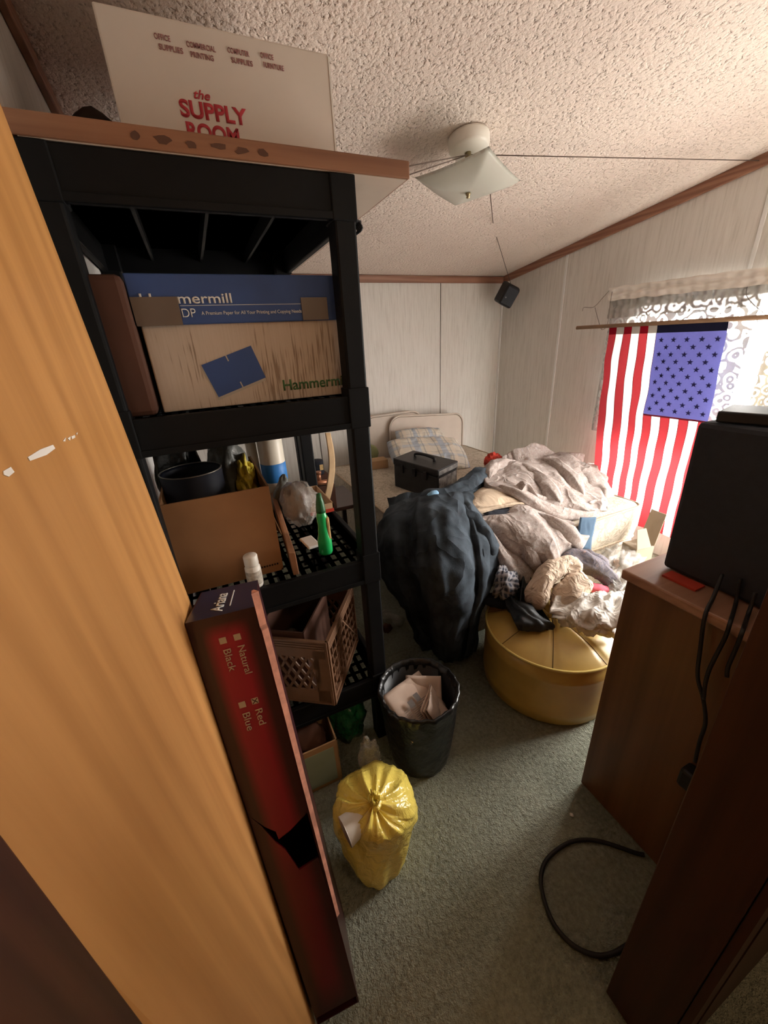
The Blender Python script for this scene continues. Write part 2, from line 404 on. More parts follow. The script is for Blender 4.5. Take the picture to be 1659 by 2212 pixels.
def blob(bm, c, r, seed=0, amp=.15, fr=3, sub=4, mi=0, flat_z=None, rid=False):
    t = bmesh.new(); bmesh.ops.create_icosphere(t, subdivisions=sub, radius=1)
    c = Vector(c); r = Vector(r)
    for v in t.verts:
        n = v.co.normalized(); k = noise.noise(n*fr+Vector((seed*7.1, seed, 3)))
        if rid: k = .5-abs(k)*2.2
        k2 = noise.noise(n*fr*2.7+Vector((seed, 5, seed*3.3)))
        v.co = Vector((n.x*r.x, n.y*r.y, n.z*r.z))*(1+amp*k+amp*.4*k2)+c
        if flat_z is not None and v.co.z < flat_z: v.co.z = flat_z
    for f in t.faces: f.smooth = True
    merge(bm, t, mi); return bm
def cloth(rows, n=8, amp=.012, fr=(3, 7), seed=0, fine=.004, fscale=16, thick=.008, shear=0, zmin=.012, tuck=None):
    """smooth sheet through a grid of measured points, with ridged folds, given thickness"""
    R = [catmull(r, n) for r in rows]
    cols = [catmull([R[i][k] for i in range(len(R))], n) for k in range(len(R[0]))]
    nu, nv = len(cols), len(cols[0]); G = [[cols[i][j] for i in range(nu)] for j in range(nv)]
    bm = bmesh.new(); uvl = bm.loops.layers.uv.new('UVMap'); V = []
    nrm = []
    for j in range(nv):
        L = []
        for i in range(nu):
            du = G[j][min(i+1, nu-1)]-G[j][max(i-1, 0)]; dv = G[min(j+1, nv-1)][i]-G[max(j-1, 0)][i]
            q = du.cross(dv)
            if q.length < 1e-9: q = Vector((0, -1, 0))
            q.normalize()
            if q.dot(E0-G[j][i]) < 0: q = -q
            L.append(q)
        nrm.append(L)
    out = []
    for j in range(nv):
        L = []
        for i in range(nu):
            u, v = i/(nu-1), j/(nv-1)
            w = noise.noise(Vector((u*2.1, v*2.1, seed*3.7)))*.35
            a = noise.noise(Vector(((u+shear*v+w)*fr[0], (v-w)*fr[1], seed*11.3)))
            b = noise.noise(Vector(((u+shear*v+w)*fr[0]*2.1+9, (v-w)*fr[1]*2.1, seed*5.1)))
            k = amp*((.55-abs(a)*2.2)+.45*(.5-abs(b)*2))
            k += fine*noise.noise(G[j][i]*fscale+Vector((seed, 0, 0)))
            p = G[j][i]+nrm[j][i]*k
            if zmin is not None and p.z < zmin: p.z = zmin
            L.append(p)
        out.append(L)
    th = [[out[j][i]-nrm[j][i]*thick for i in range(nu)] for j in range(nv)]
    A = [[bm.verts.new(p) for p in L] for L in out]
    B = [[bm.verts.new(Vector((p.x, p.y, max(p.z, .004)))) for p in L] for L in th]
    def face(vs, uvs):
        try: f = bm.faces.new(vs)
        except ValueError: return
        f.smooth = True
        for l, q in zip(f.loops, uvs): l[uvl].uv = q
    for j in range(nv-1):
        for i in range(nu-1):
            q = [(i/(nu-1), j/(nv-1)), ((i+1)/(nu-1), j/(nv-1)), ((i+1)/(nu-1), (j+1)/(nv-1)), (i/(nu-1), (j+1)/(nv-1))]
            face((A[j][i], A[j][i+1], A[j+1][i+1], A[j+1][i]), q)
            face((B[j+1][i], B[j+1][i+1], B[j][i+1], B[j][i]), list(reversed(q)))
    for j in range(nv-1):
        for i in (0, nu-1): face((A[j][i], A[j+1][i], B[j+1][i], B[j][i]), [(0, 0)]*4)
    for i in range(nu-1):
        for j in (0, nv-1): face((A[j][i+1], A[j][i], B[j][i], B[j][i+1]), [(0, 0)]*4)
    bmesh.ops.recalc_face_normals(bm, faces=list(bm.faces))
    return bm
def roll(bm, path, r, seed=0, amp=.25, fr=5, seg=20, n=8, sq=1.0, mi=0):
    """rumpled tube of cloth along a path with lengthwise folds"""
    def rr(t):
        R = r if not isinstance(r, (list, tuple)) else None
        if R is None:
            k = t*(len(r)-1); i = min(int(k), len(r)-2); R = r[i]*(1-(k-i))+r[i+1]*(k-i)
        e = min(t, 1-t)*8
        return R*(min(1, .35+.65*math.sqrt(max(0, min(1, e)))))
    def fn(t, a, p):
        k = noise.noise(Vector((math.cos(a)*fr*.35, math.sin(a)*fr*.35, t*fr*.5+seed*4.3)))
        k2 = noise.noise(Vector((math.cos(a)*fr*.9, math.sin(a)*fr*.9, t*fr*1.1+seed*9.3)))
        return 1+amp*(.4-abs(k)*2)+amp*.5*k2
    return tube(bm, path, rr, seg, n, True, mi, fn)
def text(s, O, X, Y, width=None, height=None, mat='red_ink', parent=None, bold=0, shear=0, depth=.0006, name='lettering', space=1.0, center=False):
    cu = bpy.data.curves.new('t', 'FONT'); cu.body = s; cu.size = 1; cu.offset = bold; cu.shear = shear; cu.space_character = space; cu.extrude = 0; cu.resolution_u = 6
    to = bpy.data.objects.new('t', cu); me = to.to_mesh(); bm = bmesh.new(); bm.from_mesh(me); to.to_mesh_clear()
    bpy.data.objects.remove(to); bpy.data.curves.remove(cu)
    xs = [v.co.x for v in bm.verts]; ys = [v.co.y for v in bm.verts]
    x0, x1, y0, y1 = min(xs), max(xs), 0, .72
    X = Vector(X).normalized(); Y = Vector(Y).normalized(); N = X.cross(Y)
    sx = width/(x1-x0) if width else height/.72; sy = height/.72 if height else sx
    for v in bm.verts:
        v.co = Vector(O)+X*((v.co.x-x0)*sx)+Y*(v.co.y*sy)+N*depth
    r = bmesh.ops.extrude_face_region(bm, geom=list(bm.faces))
    bmesh.ops.translate(bm, verts=[e for e in r['geom'] if isinstance(e, bmesh.types.BMVert)], vec=N*.0005)
    bmesh.ops.recalc_face_normals(bm, faces=list(bm.faces))
    if parent is None: return bm
    return obj(name, bm, mat, parent)
def open_box(bm, lo, hi, t=.004, mi=0, rz=0, c=None):
    lo = Vector(lo); hi = Vector(hi)
    tb = bmesh.new()
    box(tb, lo, (hi.x, hi.y, lo.z+t)); box(tb, lo, (lo.x+t, hi.y, hi.z)); box(tb, (hi.x-t, lo.y, lo.z), hi)
    box(tb, lo, (hi.x, lo.y+t, hi.z)); box(tb, (lo.x, hi.y-t, lo.z), hi)
    if rz:
        cc = Vector(c) if c else (lo+hi)/2
        bmesh.ops.rotate(tb, cent=cc, matrix=Matrix.Rotation(rz, 3, 'Z'), verts=tb.verts)
    merge(bm, tb, mi); return bm
# ------------------------------------------------------------------ setting
XL, XR, YB = -.215, 2.75, 3.28
def CZ(y): return 2.0+.134*(YB-y)
def quadbox(lo, hi, mat, name): return struct(name, box(NB(), lo, hi), mat)
quadbox((-1.3, -1.6, -.1), (2.95, 3.48, 0), 'carpet_green', 'floor')
bm = NB(); hexa(bm, [(-1.3,-1.6,CZ(-1.6)), (2.95,-1.6,CZ(-1.6)), (2.95,3.48,CZ(3.48)), (-1.3,3.48,CZ(3.48)), (-1.3,-1.6,CZ(-1.6)+.1), (2.95,-1.6,CZ(-1.6)+.1), (2.95,3.48,CZ(3.48)+.1), (-1.3,3.48,CZ(3.48)+.1)])
struct('ceiling', bm, 'stomped_plaster')
quadbox((-.3, .17, 0), (XL, YB, 2.6), 'wall_panel', 'wall_left')
quadbox((-.3, YB, 0), (2.95, YB+.1, 2.2), 'wall_panel', 'wall_back')
WY0, WY1, WZ0, WZ1 = .24, 1.99, .30, 1.68  # window's unseen near end lengthened to let in more daylight
bm = NB(); box(bm, (XR, .06, 0), (XR+.1, WY0, 2.6)); box(bm, (XR, WY1, 0), (XR+.1, YB, 2.6)); box(bm, (XR, WY0, 0), (XR+.1, WY1, WZ0)); box(bm, (XR, WY0, WZ1), (XR+.1, WY1, 2.6))
struct('wall_right', bm, 'wall_panel')
bm = NB(); box(bm, (-.3, .06, 0), (-.135, .17, 2.6)); box(bm, (.62, .06, 0), (XR, .17, 2.6)); box(bm, (-.135, .06, 2.06), (.62, .17, 2.6))
struct('wall_front', bm, 'wall_panel')
quadbox((-1.3, -1.6, 0), (2.0, -1.5, 2.8), 'wall_panel', 'wall_hall_back')
quadbox((-1.3, -1.5, 0), (-1.2, .06, 2.8), 'wall_panel', 'wall_hall_left')
quadbox((1.9, -1.5, 0), (2.0, .06, 2.8), 'wall_panel', 'wall_hall_right')
bm = NB(); box(bm, (-1.2, .06, 0), (-.3, .16, 2.6)); struct('wall_hall_front', bm, 'wall_panel')
bm = NB(); box(bm, (.67, .048, 0), (1.9, .060, 2.6)); box(bm, (-1.2, .048, 0), (-.19, .060, 2.6)); struct('trim_11', bm, 'jamb_wood')
# crown trim and panel battens
bm = NB(); hexa(bm, [(XL, YB-.018, 1.948), (XR, YB-.018, 1.948), (XR, YB, 1.948), (XL, YB, 1.948), (XL, YB-.024, 2.0), (XR, YB-.024, 2.0), (XR, YB, 2.0), (XL, YB, 2.0)], 0, .004)
struct('trim_1', bm, 'trim_wood_x')
def side_trim(name, x, s, y0, mat='trim_wood'):
    bm = NB(); w = .020*s; h = .055
    hexa(bm, [(x, y0, CZ(y0)-h), (x+w, y0, CZ(y0)-h), (x+w, YB-.02, CZ(YB-.02)-h), (x, YB-.02, CZ(YB-.02)-h), (x, y0, CZ(y0)), (x+w, y0, CZ(y0)), (x+w, YB-.02, CZ(YB-.02)), (x, YB-.02, CZ(YB-.02))], 0, .004)
    struct(name, bm, mat)
side_trim('trim_2', XR, -1, .17); side_trim('trim_3', XL, 1, .17)
bm = NB()
for y in (2.565, 1.35): box(bm, (XR-.006, y-.010, 0), (XR, y+.010, CZ(y)-.05), 0, 0, .002)
struct('trim_4', bm, 'frame_white')
bm = NB()
for x in (2.075, .86): box(bm, (x-.004, YB-.003, 0), (x+.004, YB, 1.95))
struct('trim_5', bm, 'wire')
bm = NB(); box(bm, (XR-.014, YB-.014, 0), (XR, YB, 1.95)); struct('trim_6', bm, 'frame_white')
# doorway lining
bm = NB(); box(bm, (.60, .064, 0), (.62, .180, 2.06), 0, 0, .002); struct('trim_7', bm, 'jamb_wood')
bm = NB(); box(bm, (-.135, .064, 0), (-.118, .165, 2.06), 0, 0, .002); struct('trim_8', bm, 'jamb_wood')
bm = NB(); box(bm, (-.118, .064, 2.04), (.60, .165, 2.06)); struct('trim_9', bm, 'jamb_wood')
bm = NB(); box(bm, (.606, .050, 0), (.67, .062, 2.08)); box(bm, (-.19, .050, 0), (-.124, .062, 2.08)); struct('trim_10', bm, 'jamb_wood')
# open door, leaning a little out of plumb against the left wall
def dx(z): return -.066-.053*z
bm = NB(); y0, y1, th = .170, .862, .026
hexa(bm, [(dx(0)-th, y0, .012), (dx(0), y0, .012), (dx(0), y1, .012), (dx(0)-th, y1, .012), (dx(2.03)-th, y0, 2.03), (dx(2.03), y0, 2.03), (dx(2.03), y1, 2.03), (dx(2.03)-th, y1, 2.03)], 0, .006)
dr = struct('door_1', bm, 'door_wood')
bm = NB()                                          # scraped paint on the door face
def door_pt(x, y):
    d = ray(x, y); t = (-.066-.053*1.5)/(d.x+.053*d.z); return E0+d*t
def scrape(pts): slab(bm, [door_pt(*p)+Vector((.0004, 0, 0)) for p in pts], (.0006, 0, 0))
scrape([(57,988),(85,971),(112,961),(117,969),(98,983),(62,996)]); scrape([(4,1018),(20,1009),(28,1020),(16,1030),(5,1026)])
scrape([(134,953),(140,945),(139,954)]); scrape([(144,947),(150,943),(149,952)]); scrape([(152,943),(159,940),(161,945),(154,949)]); scrape([(163,936),(166,934),(164,940)])
sc = obj('scraped_paint', bm, 'paper_white', dr)
# window
wn = struct('window_1', NB(), 'frame_white')
wn.data.clear_geometry(); bm = NB(); f = .045
box(bm, (XR+.02, WY0, WZ0), (XR+.08, WY0+f, WZ1)); box(bm, (XR+.02, WY1-f, WZ0), (XR+.08, WY1, WZ1)); box(bm, (XR+.02, WY0, WZ0), (XR+.08, WY1, WZ0+f)); box(bm, (XR+.02, WY0, WZ1-f), (XR+.08, WY1, WZ1)); box(bm, (XR+.03, WY0+f, .98), (XR+.07, WY1-f, 1.02))
bm.to_mesh(wn.data); bm.free()
bm = NB(); box(bm, (XR+.048, WY0+f, WZ0+f), (XR+.052, WY1-f, WZ1-f)); obj('window_pane', bm, 'window_glass', wn)

# ------------------------------------------------------------------ storage shelf
SX0, SX1, SY0, SY1 = -.208, .425, 1.05, 1.82
sh = thing('storage_shelf', 'tall black plastic four-tier storage rack standing along the left wall', 'shelf', ((SX0+SX1)/2, (SY0+SY1)/2, 0))
def tier(z, solid=False):
    bm = NB(); a = .088
    box(bm, (SX0, SY0, z-a), (SX1, SY0+.018, z), 0, 0, .003); box(bm, (SX0, SY1-.018, z-a), (SX1, SY1, z), 0, 0, .003)
    box(bm, (SX0, SY0, z-a), (SX0+.018, SY1, z), 0, 0, .003); box(bm, (SX1-.018, SY0, z-a), (SX1, SY1, z), 0, 0, .003)
    box(bm, (SX0, SY0-.004, z-a), (SX1, SY0, z-a+.016), 0, 0, .002)
    xs = [SX0+.01]; x = SX0+.03
    while x < SX1-.045: xs += [x, x+.016]; x += .0335
    xs.append(SX1-.01); ys = [SY0+.01]; y = SY0+.035
    while y < SY1-.06: ys += [y, y+.030]; y += .046
    ys.append(SY1-.01); t = bmesh.new(); V = {}
    def gv(i, j):
        if (i, j) not in V: V[i, j] = t.verts.new((xs[i], ys[j], z-.012))
        return V[i, j]
    for i in range(len(xs)-1):
        for j in range(len(ys)-1):
            if i % 2 and j % 2 and not solid: continue
            t.faces.new((gv(i, j), gv(i+1, j), gv(i+1, j+1), gv(i, j+1)))
    bmesh.ops.solidify(t, geom=list(t.faces), thickness=.012); dk = NB(); merge(dk, t)
    for k in range(1, 4):
        xx = SX0+(SX1-SX0)*k/4; box(bm, (xx-.004, SY0+.01, z-.05), (xx+.004, SY1-.01, z-.012))
    return bm, dk
TZ = (1.86, 1.372, .850, .330)
for z in TZ:
    bm, dk = tier(z, z > 1.8); o_ = obj('shelf_tier', bm, 'black_resin', sh); obj('deck', dk, 'black_resin' if z > 1.2 else 'lit_dusty_resin', o_)
for x in (SX0, SX1-.052):
    for y in (SY0, SY1-.052):
        bm = NB(); box(bm, (x-.002, y-.002, 0), (x+.054, y+.054, 1.858), 0, 0, .006)
        for z in TZ: box(bm, (x-.005, y-.005, z-.09), (x+.057, y+.057, z+(.02 if z < 1.8 else 0)), 0, 0, .003)
        obj('post', bm, 'black_resin', sh)
# tabletop on the shelf
tb = thing('tabletop', 'loose brown-edged laminate tabletop lying flat on top of the black shelf', 'tabletop', (.19, 1.65, 1.862))
bm = NB(); box(bm, (-.205, 1.043, 1.862), (.572, 2.27, 1.897), 0, 0, .003); obj('board', bm, 'board_edge', tb)
bm = NB(); box(bm, (-.190, 1.048, 1.8608), (.565, 2.264, 1.8618)); obj('underside', bm, 'board_under', tb, label='pale tan laminate underside')
bm = NB()                                          # worn dark printing on the front edge
for x0, x1, z0, z1, s in [(-.02,.005,1.871,1.888,1),(.02,.06,1.870,1.887,2),(.075,.10,1.868,1.884,3),(.12,.16,1.872,1.886,4),(.165,.20,1.868,1.885,5),(.21,.24,1.870,1.884,6)]:
    pts = []
    for k in range(9):
        a = 2*math.pi*k/9; q = .75+.4*noise.noise(Vector((math.cos(a)*2, math.sin(a)*2, s*3.1)))
        pts.append(((x0+x1)/2+(x1-x0)/2*q*math.cos(a), 1.0428, (z0+z1)/2+(z1-z0)/2*q*math.sin(a)))
    bm = NB(); slab(bm, pts, (0, -.0005, 0)); obj('worn_marking', bm, 'smudge', tb)
bm = NB(); c = Vector((.567, 1.40, 1.852)); box(bm, c+Vector((-.02,-.02,.002)), c+Vector((.008,.02,.010)), .4)
for k in range(4): tube(bm, [c+Vector((.004,-.018+.012*k,.004)), c+Vector((.012,-.022+.012*k,-.012)), c+Vector((.004,-.016+.012*k,-.022))], .004, 6, 3)
obj('hinge', bm, 'black_plastic', tb)
# white box on the tabletop
sb = thing('office_supply_box', 'white cardboard box with red SUPPLY ROOM lettering on the brown tabletop', 'box', (.2, 1.35, 1.897))
bm = NB(); box(bm, (-.030, 1.2, 1.898), (.445, 1.55, 2.135), 0, 0, .004); obj('carton', bm, 'white_card', sb)
bm = NB(); box(bm, (.4435, 1.199, 1.905), (.4475, 1.545, 2.130)); obj('pale_edge', bm, 'white_card_edge', sb)  # paler strip along the carton's right edge
X, Z = (1, 0, 0), (0, 0, 1); TY = 1.2
def st(s, x, z, w, h, mat='red_ink', **k): text(s, (x, TY, z), X, Z, w, h, mat, sb, **k)
st('the', .126, 2.014, .034, .0155, bold=.02, shear=.35)
st('SUPPLY', .092, 1.981, .142, .0285, bold=.035); st('ROOM', .098, 1.944, .112, .0285, bold=.035)
for a, b2, x, z in (('OFFICE', 'SUPPLIES', .070, 2.098), ('COMMERCIAL', 'PRINTING', .130, 2.096), ('COMPUTER', 'SUPPLIES', .213, 2.100), ('OFFICE', 'FURNITURE', .283, 2.103)):
    w = .058 if a == 'COMMERCIAL' else .046 if a == 'COMPUTER' else .03
    st(a, x, z, w, .009, 'dim_red_ink', bold=.02); st(b2, x+.005, z-.015, .046, .009, 'dim_red_ink', bold=.02)
bm = NB(); blob(bm, (-.095, 1.42, 1.94), (.075, .09, .115), 3, .06, 2, 3, 0, 1.898)
solo('leather_bag', bm, 'dark_leather', 'dark brown rounded lump on the tabletop left of the white box', 'bag', smooth=True)

# ------------------------------------------------------------------ upper tier boxes
hb = thing('paper_box', 'white copier paper box with blue lid and green lettering on the upper tier', 'box', (.15, 1.25, 1.372))
bm = NB(); box(bm, (-.088, 1.114, 1.373), (.412, 1.46, 1.64), 0, 0, .003); obj('carton', bm, 'scuffed_card', hb)
bm = NB(); box(bm, (-.096, 1.106, 1.565), (.418, 1.468, 1.668), 0, 0, .003); lid = obj('lid', bm, 'box_blue', hb)
TY = 1.106
def ht(s, x, z, w, h, mat, **k): text(s, (x, TY, z), X, Z, w, h, mat, k.pop('par', lid), **k)
ht('Hammermill', -.075, 1.6085, .192, .021, 'white_ink', bold=.012)
ht('COPY DP', -.072, 1.580, .104, .019, 'white_ink', bold=-.004)
ht('A Premium Paper for All Your Printing and Copying Needs', .044, 1.584, .238, .0078, 'white_ink', bold=0)
bm = NB(); box(bm, (.002, 1.1050, 1.6035), (.282, 1.1056, 1.6045)); obj('rule_line', bm, 'white_ink', lid)
bm = NB(); box(bm, (-.0945, 1.1025, 1.5640), (.000, 1.1045, 1.622), 0, 0, .0005); obj('packing_tape', bm, 'tape', lid)
bm = NB(); box(bm, (.283, 1.1025, 1.566), (.352, 1.1045, 1.618), 0, 0, .0005)
obj('packing_tape', bm, 'tape', lid)
TY = 1.114
ht('Hammermill', .209, 1.398, .186, .0275, 'green_ink', bold=.018, par=hb)
c = Vector((.093, 1.1138, 1.455)); a = math.radians(17); ux = Vector((math.cos(a), 0, math.sin(a))); uz = Vector((-math.sin(a), 0, math.cos(a)))
def rect(cx, cz, w, h, n): return [c+ux*(cx+sx*w/2)+uz*(cz+sz*h/2) for sx, sz in ((-1,-1),(1,-1),(1,1),(-1,1))]
bm = NB(); slab(bm, rect(-.003, -.006, .132, .083, 0), (0, -.0004, 0)); obj('printed_shadow', bm, 'pale_ink', hb)
bm = NB(); slab(bm, [p-Vector((0, .0005, 0)) for p in rect(0, 0, .130, .082, 0)], (0, -.0006, 0)); pl = obj('printed_panel', bm, 'box_blue', hb)
bm = NB()
for cx, cz in ((-.002, .034), (.001, -.034)): bm = NB(); slab(bm, [p-Vector((0, .0012, 0)) for p in rect(cx, cz, .003, .014, 0)], (0, -.0004, 0)); obj('printed_tick', bm, 'pale_ink', pl)
bm = NB(); box(bm, (-.172, 1.075, 1.373), (-.097, 1.42, 1.662), 0, 0, .012)
solo('brown_box', bm, 'kraft_dark', 'dark brown cardboard box squeezed between the door and the paper box', 'box')

# ------------------------------------------------------------------ middle tier
ct = thing('open_carton', 'brown open-topped cardboard carton on the middle tier', 'box', (-.02, 1.33, .85))
bm = NB(); open_box(bm, (-.165, 1.13, .851), (.127, 1.53, 1.135), .006); obj('carton', bm, 'kraft', ct)
bm = NB(); slab(bm, [(.129,1.20,1.02),(.150,1.22,.93),(.150,1.33,.90),(.129,1.36,.96)], (.003, 0, 0)); obj('side_flap', bm, 'kraft_pale', ct)
bm = NB()
for k in range(9): box(bm, (.045+.008*k, 1.1292, .874), (.050+.008*k, 1.1299, .880))
obj('printed_line', bm, 'dark_leather', ct)
pt = thing('black_pot', 'glossy black pot with a thin bright rim sticking out of the brown carton', 'pot', (-.085, 1.33, .86))
bm = NB(); lathe(bm, [(.0, .86), (.075, .862), (.085, .90), (.088, 1.175), (.084, 1.178), (.080, 1.17), (.078, .95), (0, .95)], (-.073, 1.29, 0), 40); obj('body', bm, 'dark_enamel', pt)
bm = NB(); tube(bm, [(-.073+.087*math.cos(t*.2618), 1.29+.087*math.sin(t*.2618), 1.178) for t in range(25)], .0022, 6); obj('rim', bm, 'wire', pt)
bm = NB(); blob(bm, (-.118, 1.465, 1.09), (.076, .055, .190), 15, .14, 2.2, 4, 0, .86)
solo('black_bag', bm, 'bag_black', 'bulging black plastic bag behind the black pot in the brown carton', 'bag', smooth=True)
bm = NB(); blob(bm, (.035, 1.43, 1.115), (.066, .075, .125), 5, .22, 2.2, 4, 0, .86)
solo('grey_plastic_bag', bm, 'bag_grey', 'stuffed grey plastic bag behind the black pot in the brown carton', 'bag', smooth=True)
bm = NB(); blob(bm, (.085, 1.40, 1.07), (.036, .10, .10), 8, .35, 3.2, 4, 0, .86)
solo('snack_bag', bm, 'bag_yellow_print', 'crumpled yellow plastic bag in the right end of the brown carton', 'bag', smooth=True)
pb = thing('pill_bottle', 'small white plastic pill bottle on the front edge of the middle tier', 'bottle', (.034, 1.082, .85))
bm = NB(); lathe(bm, [(0, .851), (.021, .851), (.0225, .856), (.0225, .915), (.018, .924)], (.034, 1.080, 0), 24); lathe(bm, [(.018, .924), (0, .925)], (.034, 1.080, 0), 24); obj('body', bm, 'pill_white', pb)
bm = NB(); lathe(bm, [(.0195, .923), (.0200, .925), (.0200, .952), (.018, .955), (0, .955)], (.034, 1.080, 0), 32, 0, lambda a, z: 1+.02*math.cos(a*16)); obj('cap', bm, 'pill_white', pb)
bm = NB(); lathe(bm, [(.0229, .862), (.0231, .863), (.0231, .905), (.0229, .906)], (.034, 1.080, 0), 24); obj('label', bm, 'label_grey', pb)
sp = thing('soap_bottle', 'bright green squeeze bottle with dark green cap on the middle tier', 'bottle', (.280, 1.165, .85))
Sq = Matrix.Diagonal((1, .62, 1)).to_4x4()
bm = NB(); lathe(bm, [(0, .851), (.026, .851), (.030, .858), (.030, .90), (.024, .925), (.020, .955), (.022, .985), (.018, 1.004), (.012, 1.008)], (.280, 1.165, 0), 24, 0, None, Matrix.Diagonal((.80, .75, 1)).to_4x4()); obj('body', bm, 'soap_green', sp)
bm = NB(); lathe(bm, [(.016, 1.004), (.016, 1.012), (.013, 1.040), (.010, 1.052), (.008, 1.068), (0, 1.070)], (.280, 1.165, 0), 20); obj('cap', bm, 'cap_green', sp)
bm = NB(); box(bm, (.291, 1.150, .905), (.301, 1.180, .985), 0, 0, .003); obj('label', bm, 'label_yellow', sp)
bm = NB(); box(bm, (.226, 1.215, .8515), (.272, 1.305, .862), .12, 0, .004); solo('sponge', bm, 'paper_white', 'flat white sponge lying beside the green soap bottle', 'sponge')
bm = NB(); hexa(bm, [(.147,1.075,.8515),(.165,1.072,.8515),(.205,1.62,.8515),(.187,1.62,.8515),(.143,1.075,.935),(.163,1.072,.930),(.203,1.62,.945),(.185,1.62,.945)], 0, .003)
solo('wooden_plank', bm, 'plank', 'reddish brown plank on edge beside the open carton', 'plank')
bw = thing('wrapped_bundle', 'clear plastic bag holding a round brown lump on the middle tier', 'bag', (.262, 1.46, .85))
bm = NB(); blob(bm, (.258, 1.47, .945), (.062, .075, .078), 2, .10, 2, 4, 0, .856); obj('contents', bm, 'film_tan', bw, True)
bm = NB(); blob(bm, (.268, 1.45, .935), (.072, .085, .090), 4, .22, 3.0, 4, 0, .852); obj('film', bm, 'film_clear', bw, True)
tr = thing('shallow_tray', 'shallow pale cardboard tray at the back of the middle tier', 'tray', (.39, 1.63, .85))
bm = NB(); open_box(bm, (.315, 1.50, .852), (.418, 1.76, .892), .004); obj('tray', bm, 'kraft_pale', tr)
bm = NB(); box(bm, (.314, 1.497, .853), (.418, 1.4995, .868)); obj('red_band', bm, 'red_plastic', tr)
pr = thing('paper_roll', 'white roll with a blue lower band standing behind the carton', 'roll', (.235, 1.70, .85))
bm = NB(); lathe(bm, [(0, .852), (.050, .852), (.052, .86), (.052, 1.24), (.046, 1.25), (0, 1.25)], (.225, 1.695, 0), 32); obj('body', bm, 'pipe_white', pr)
bm = NB(); lathe(bm, [(.0525, .975), (.0535, .976), (.0535, 1.055), (.0525, 1.056)], (.225, 1.695, 0), 32); obj('band', bm, 'label_blue', pr)
bm = NB(); lathe(bm, [(0, .852), (.022, .852), (.022, 1.24), (0, 1.24)], (.150, 1.72, 0), 24)
solo('white_tube', bm, 'pipe_white', 'slim white tube standing between the paper roll and the yellow bag', 'tube', smooth=True)
bm = NB(); roll(bm, [(.205, 1.55, .86), (.215, 1.555, .94), (.235, 1.57, .99), (.245, 1.575, 1.03)], [.022, .03, .022, .012], 3, .3, 6)
solo('grey_bag', bm, 'bag_grey', 'thin twist of grey plastic in front of the blue banded roll', 'bag')
bm = NB(); lathe(bm, [(0, .852), (.030, .852), (.030, .965), (.028, .972), (0, .972)], (.272, 1.60, 0), 24)
solo('white_jar', bm, 'pill_white', 'white lidded jar behind the wrapped brown lump', 'jar', smooth=True)

# ------------------------------------------------------------------ lower tier: milk crate, boxes
CA = math.radians(-35); CC = Vector((.205, 1.008, .333)); CO = CC-Vector((math.cos(CA), math.sin(CA), 0))*.275
mc = thing('milk_crate', 'brown plastic milk crate with lattice sides on the lower tier', 'crate', CO, CA)
def bar(bm, a, b, w=.006, d=.004, N=(0, 0, 1)):
    a = Vector(a); b = Vector(b); t = (b-a).normalized(); n = Vector(N); s = t.cross(n).normalized()*w/2; k = n*d/2
    hexa(bm, [a-s-k, a+s-k, b+s-k, b-s-k, a-s+k, a+s+k, b+s+k, b-s+k])
CR0, CR1 = Vector((0, 0, 0)), Vector((.275, .325, .282))
def crate_wall(O, U, V, N, w, h, fancy=True):
    bm = NB(); O = Vector(O); U = Vector(U); V = Vector(V)
    def q(u, v): return O+U*u+V*v
    for v in (.004, h-.004, h-.014, h-.024, h-.034): bar(bm, q(0, v), q(w, v), .007, .012, N)
    for u in (.004, w-.004): bar(bm, q(u, 0), q(u, h), .010, .012, N)
    if fancy:
        n = 9
        for k in range(1, n): bar(bm, q(w*k/n, h*.10), q(w*k/n, h-.034), .004, .006, N)
        for k in range(1, 5): bar(bm, q(0, h*.1+(h*.75)*k/5), q(w, h*.1+(h*.75)*k/5), .004, .006, N)
        bar(bm, q(0, h*.1), q(w/2, h*.85), .005, .008, N); bar(bm, q(w/2, h*.85), q(w, h*.1), .005, .008, N)
        bar(bm, q(0, h*.1), q(w, h*.1), .012, .008, N)
    else:
        for u0, u1 in ((0, .16*w), (.80*w, w)): bar(bm, q((u0+u1)/2, 0), q((u0+u1)/2, h-.03), u1-u0, .005, N)
        for v0, v1 in ((0, .22*h), (.74*h, h-.03)): bar(bm, q(0, (v0+v1)/2), q(w, (v0+v1)/2), v1-v0, .005, N)
        for k in range(-4, 8):
            for s in (1, -1):
                a0 = .16*w+.64*w*k/5; pts = []
                x0, x1 = a0, a0+s*.30*h
                bar(bm, q(max(.1*w, min(.85*w, x0)), .22*h+(0 if .1*w <= x0 <= .85*w else abs(x0-max(.1*w, min(.85*w, x0)))*1.7)), q(max(.1*w, min(.85*w, x1)), .74*h), .009, .005, N)
    return bm
w = CR1.x-CR0.x; d = CR1.y-CR0.y; h = CR1.z-CR0.z
obj('front_side', crate_wall(CR0, X, Z, (0, -1, 0), w, h, False), 'crate_brown', mc, world=False)
obj('back_side', crate_wall((CR0.x, CR1.y, CR0.z), X, Z, (0, 1, 0), w, h, False), 'crate_brown', mc, world=False)
obj('left_side', crate_wall(CR0, (0, 1, 0), Z, (-1, 0, 0), d, h), 'crate_brown', mc, world=False)
obj('right_side', crate_wall((CR1.x, CR0.y, CR0.z), (0, 1, 0), Z, (1, 0, 0), d, h), 'crate_brown', mc, world=False)
bm = NB(); box(bm, CR0, (CR1.x, CR1.y, CR0.z+.006)); obj('crate_floor', bm, 'crate_brown', mc, world=False)
bx = thing('inner_box', 'open dark-lined cardboard box sitting inside the milk crate', 'box', CO+Vector((0, 0, .008)), CA)
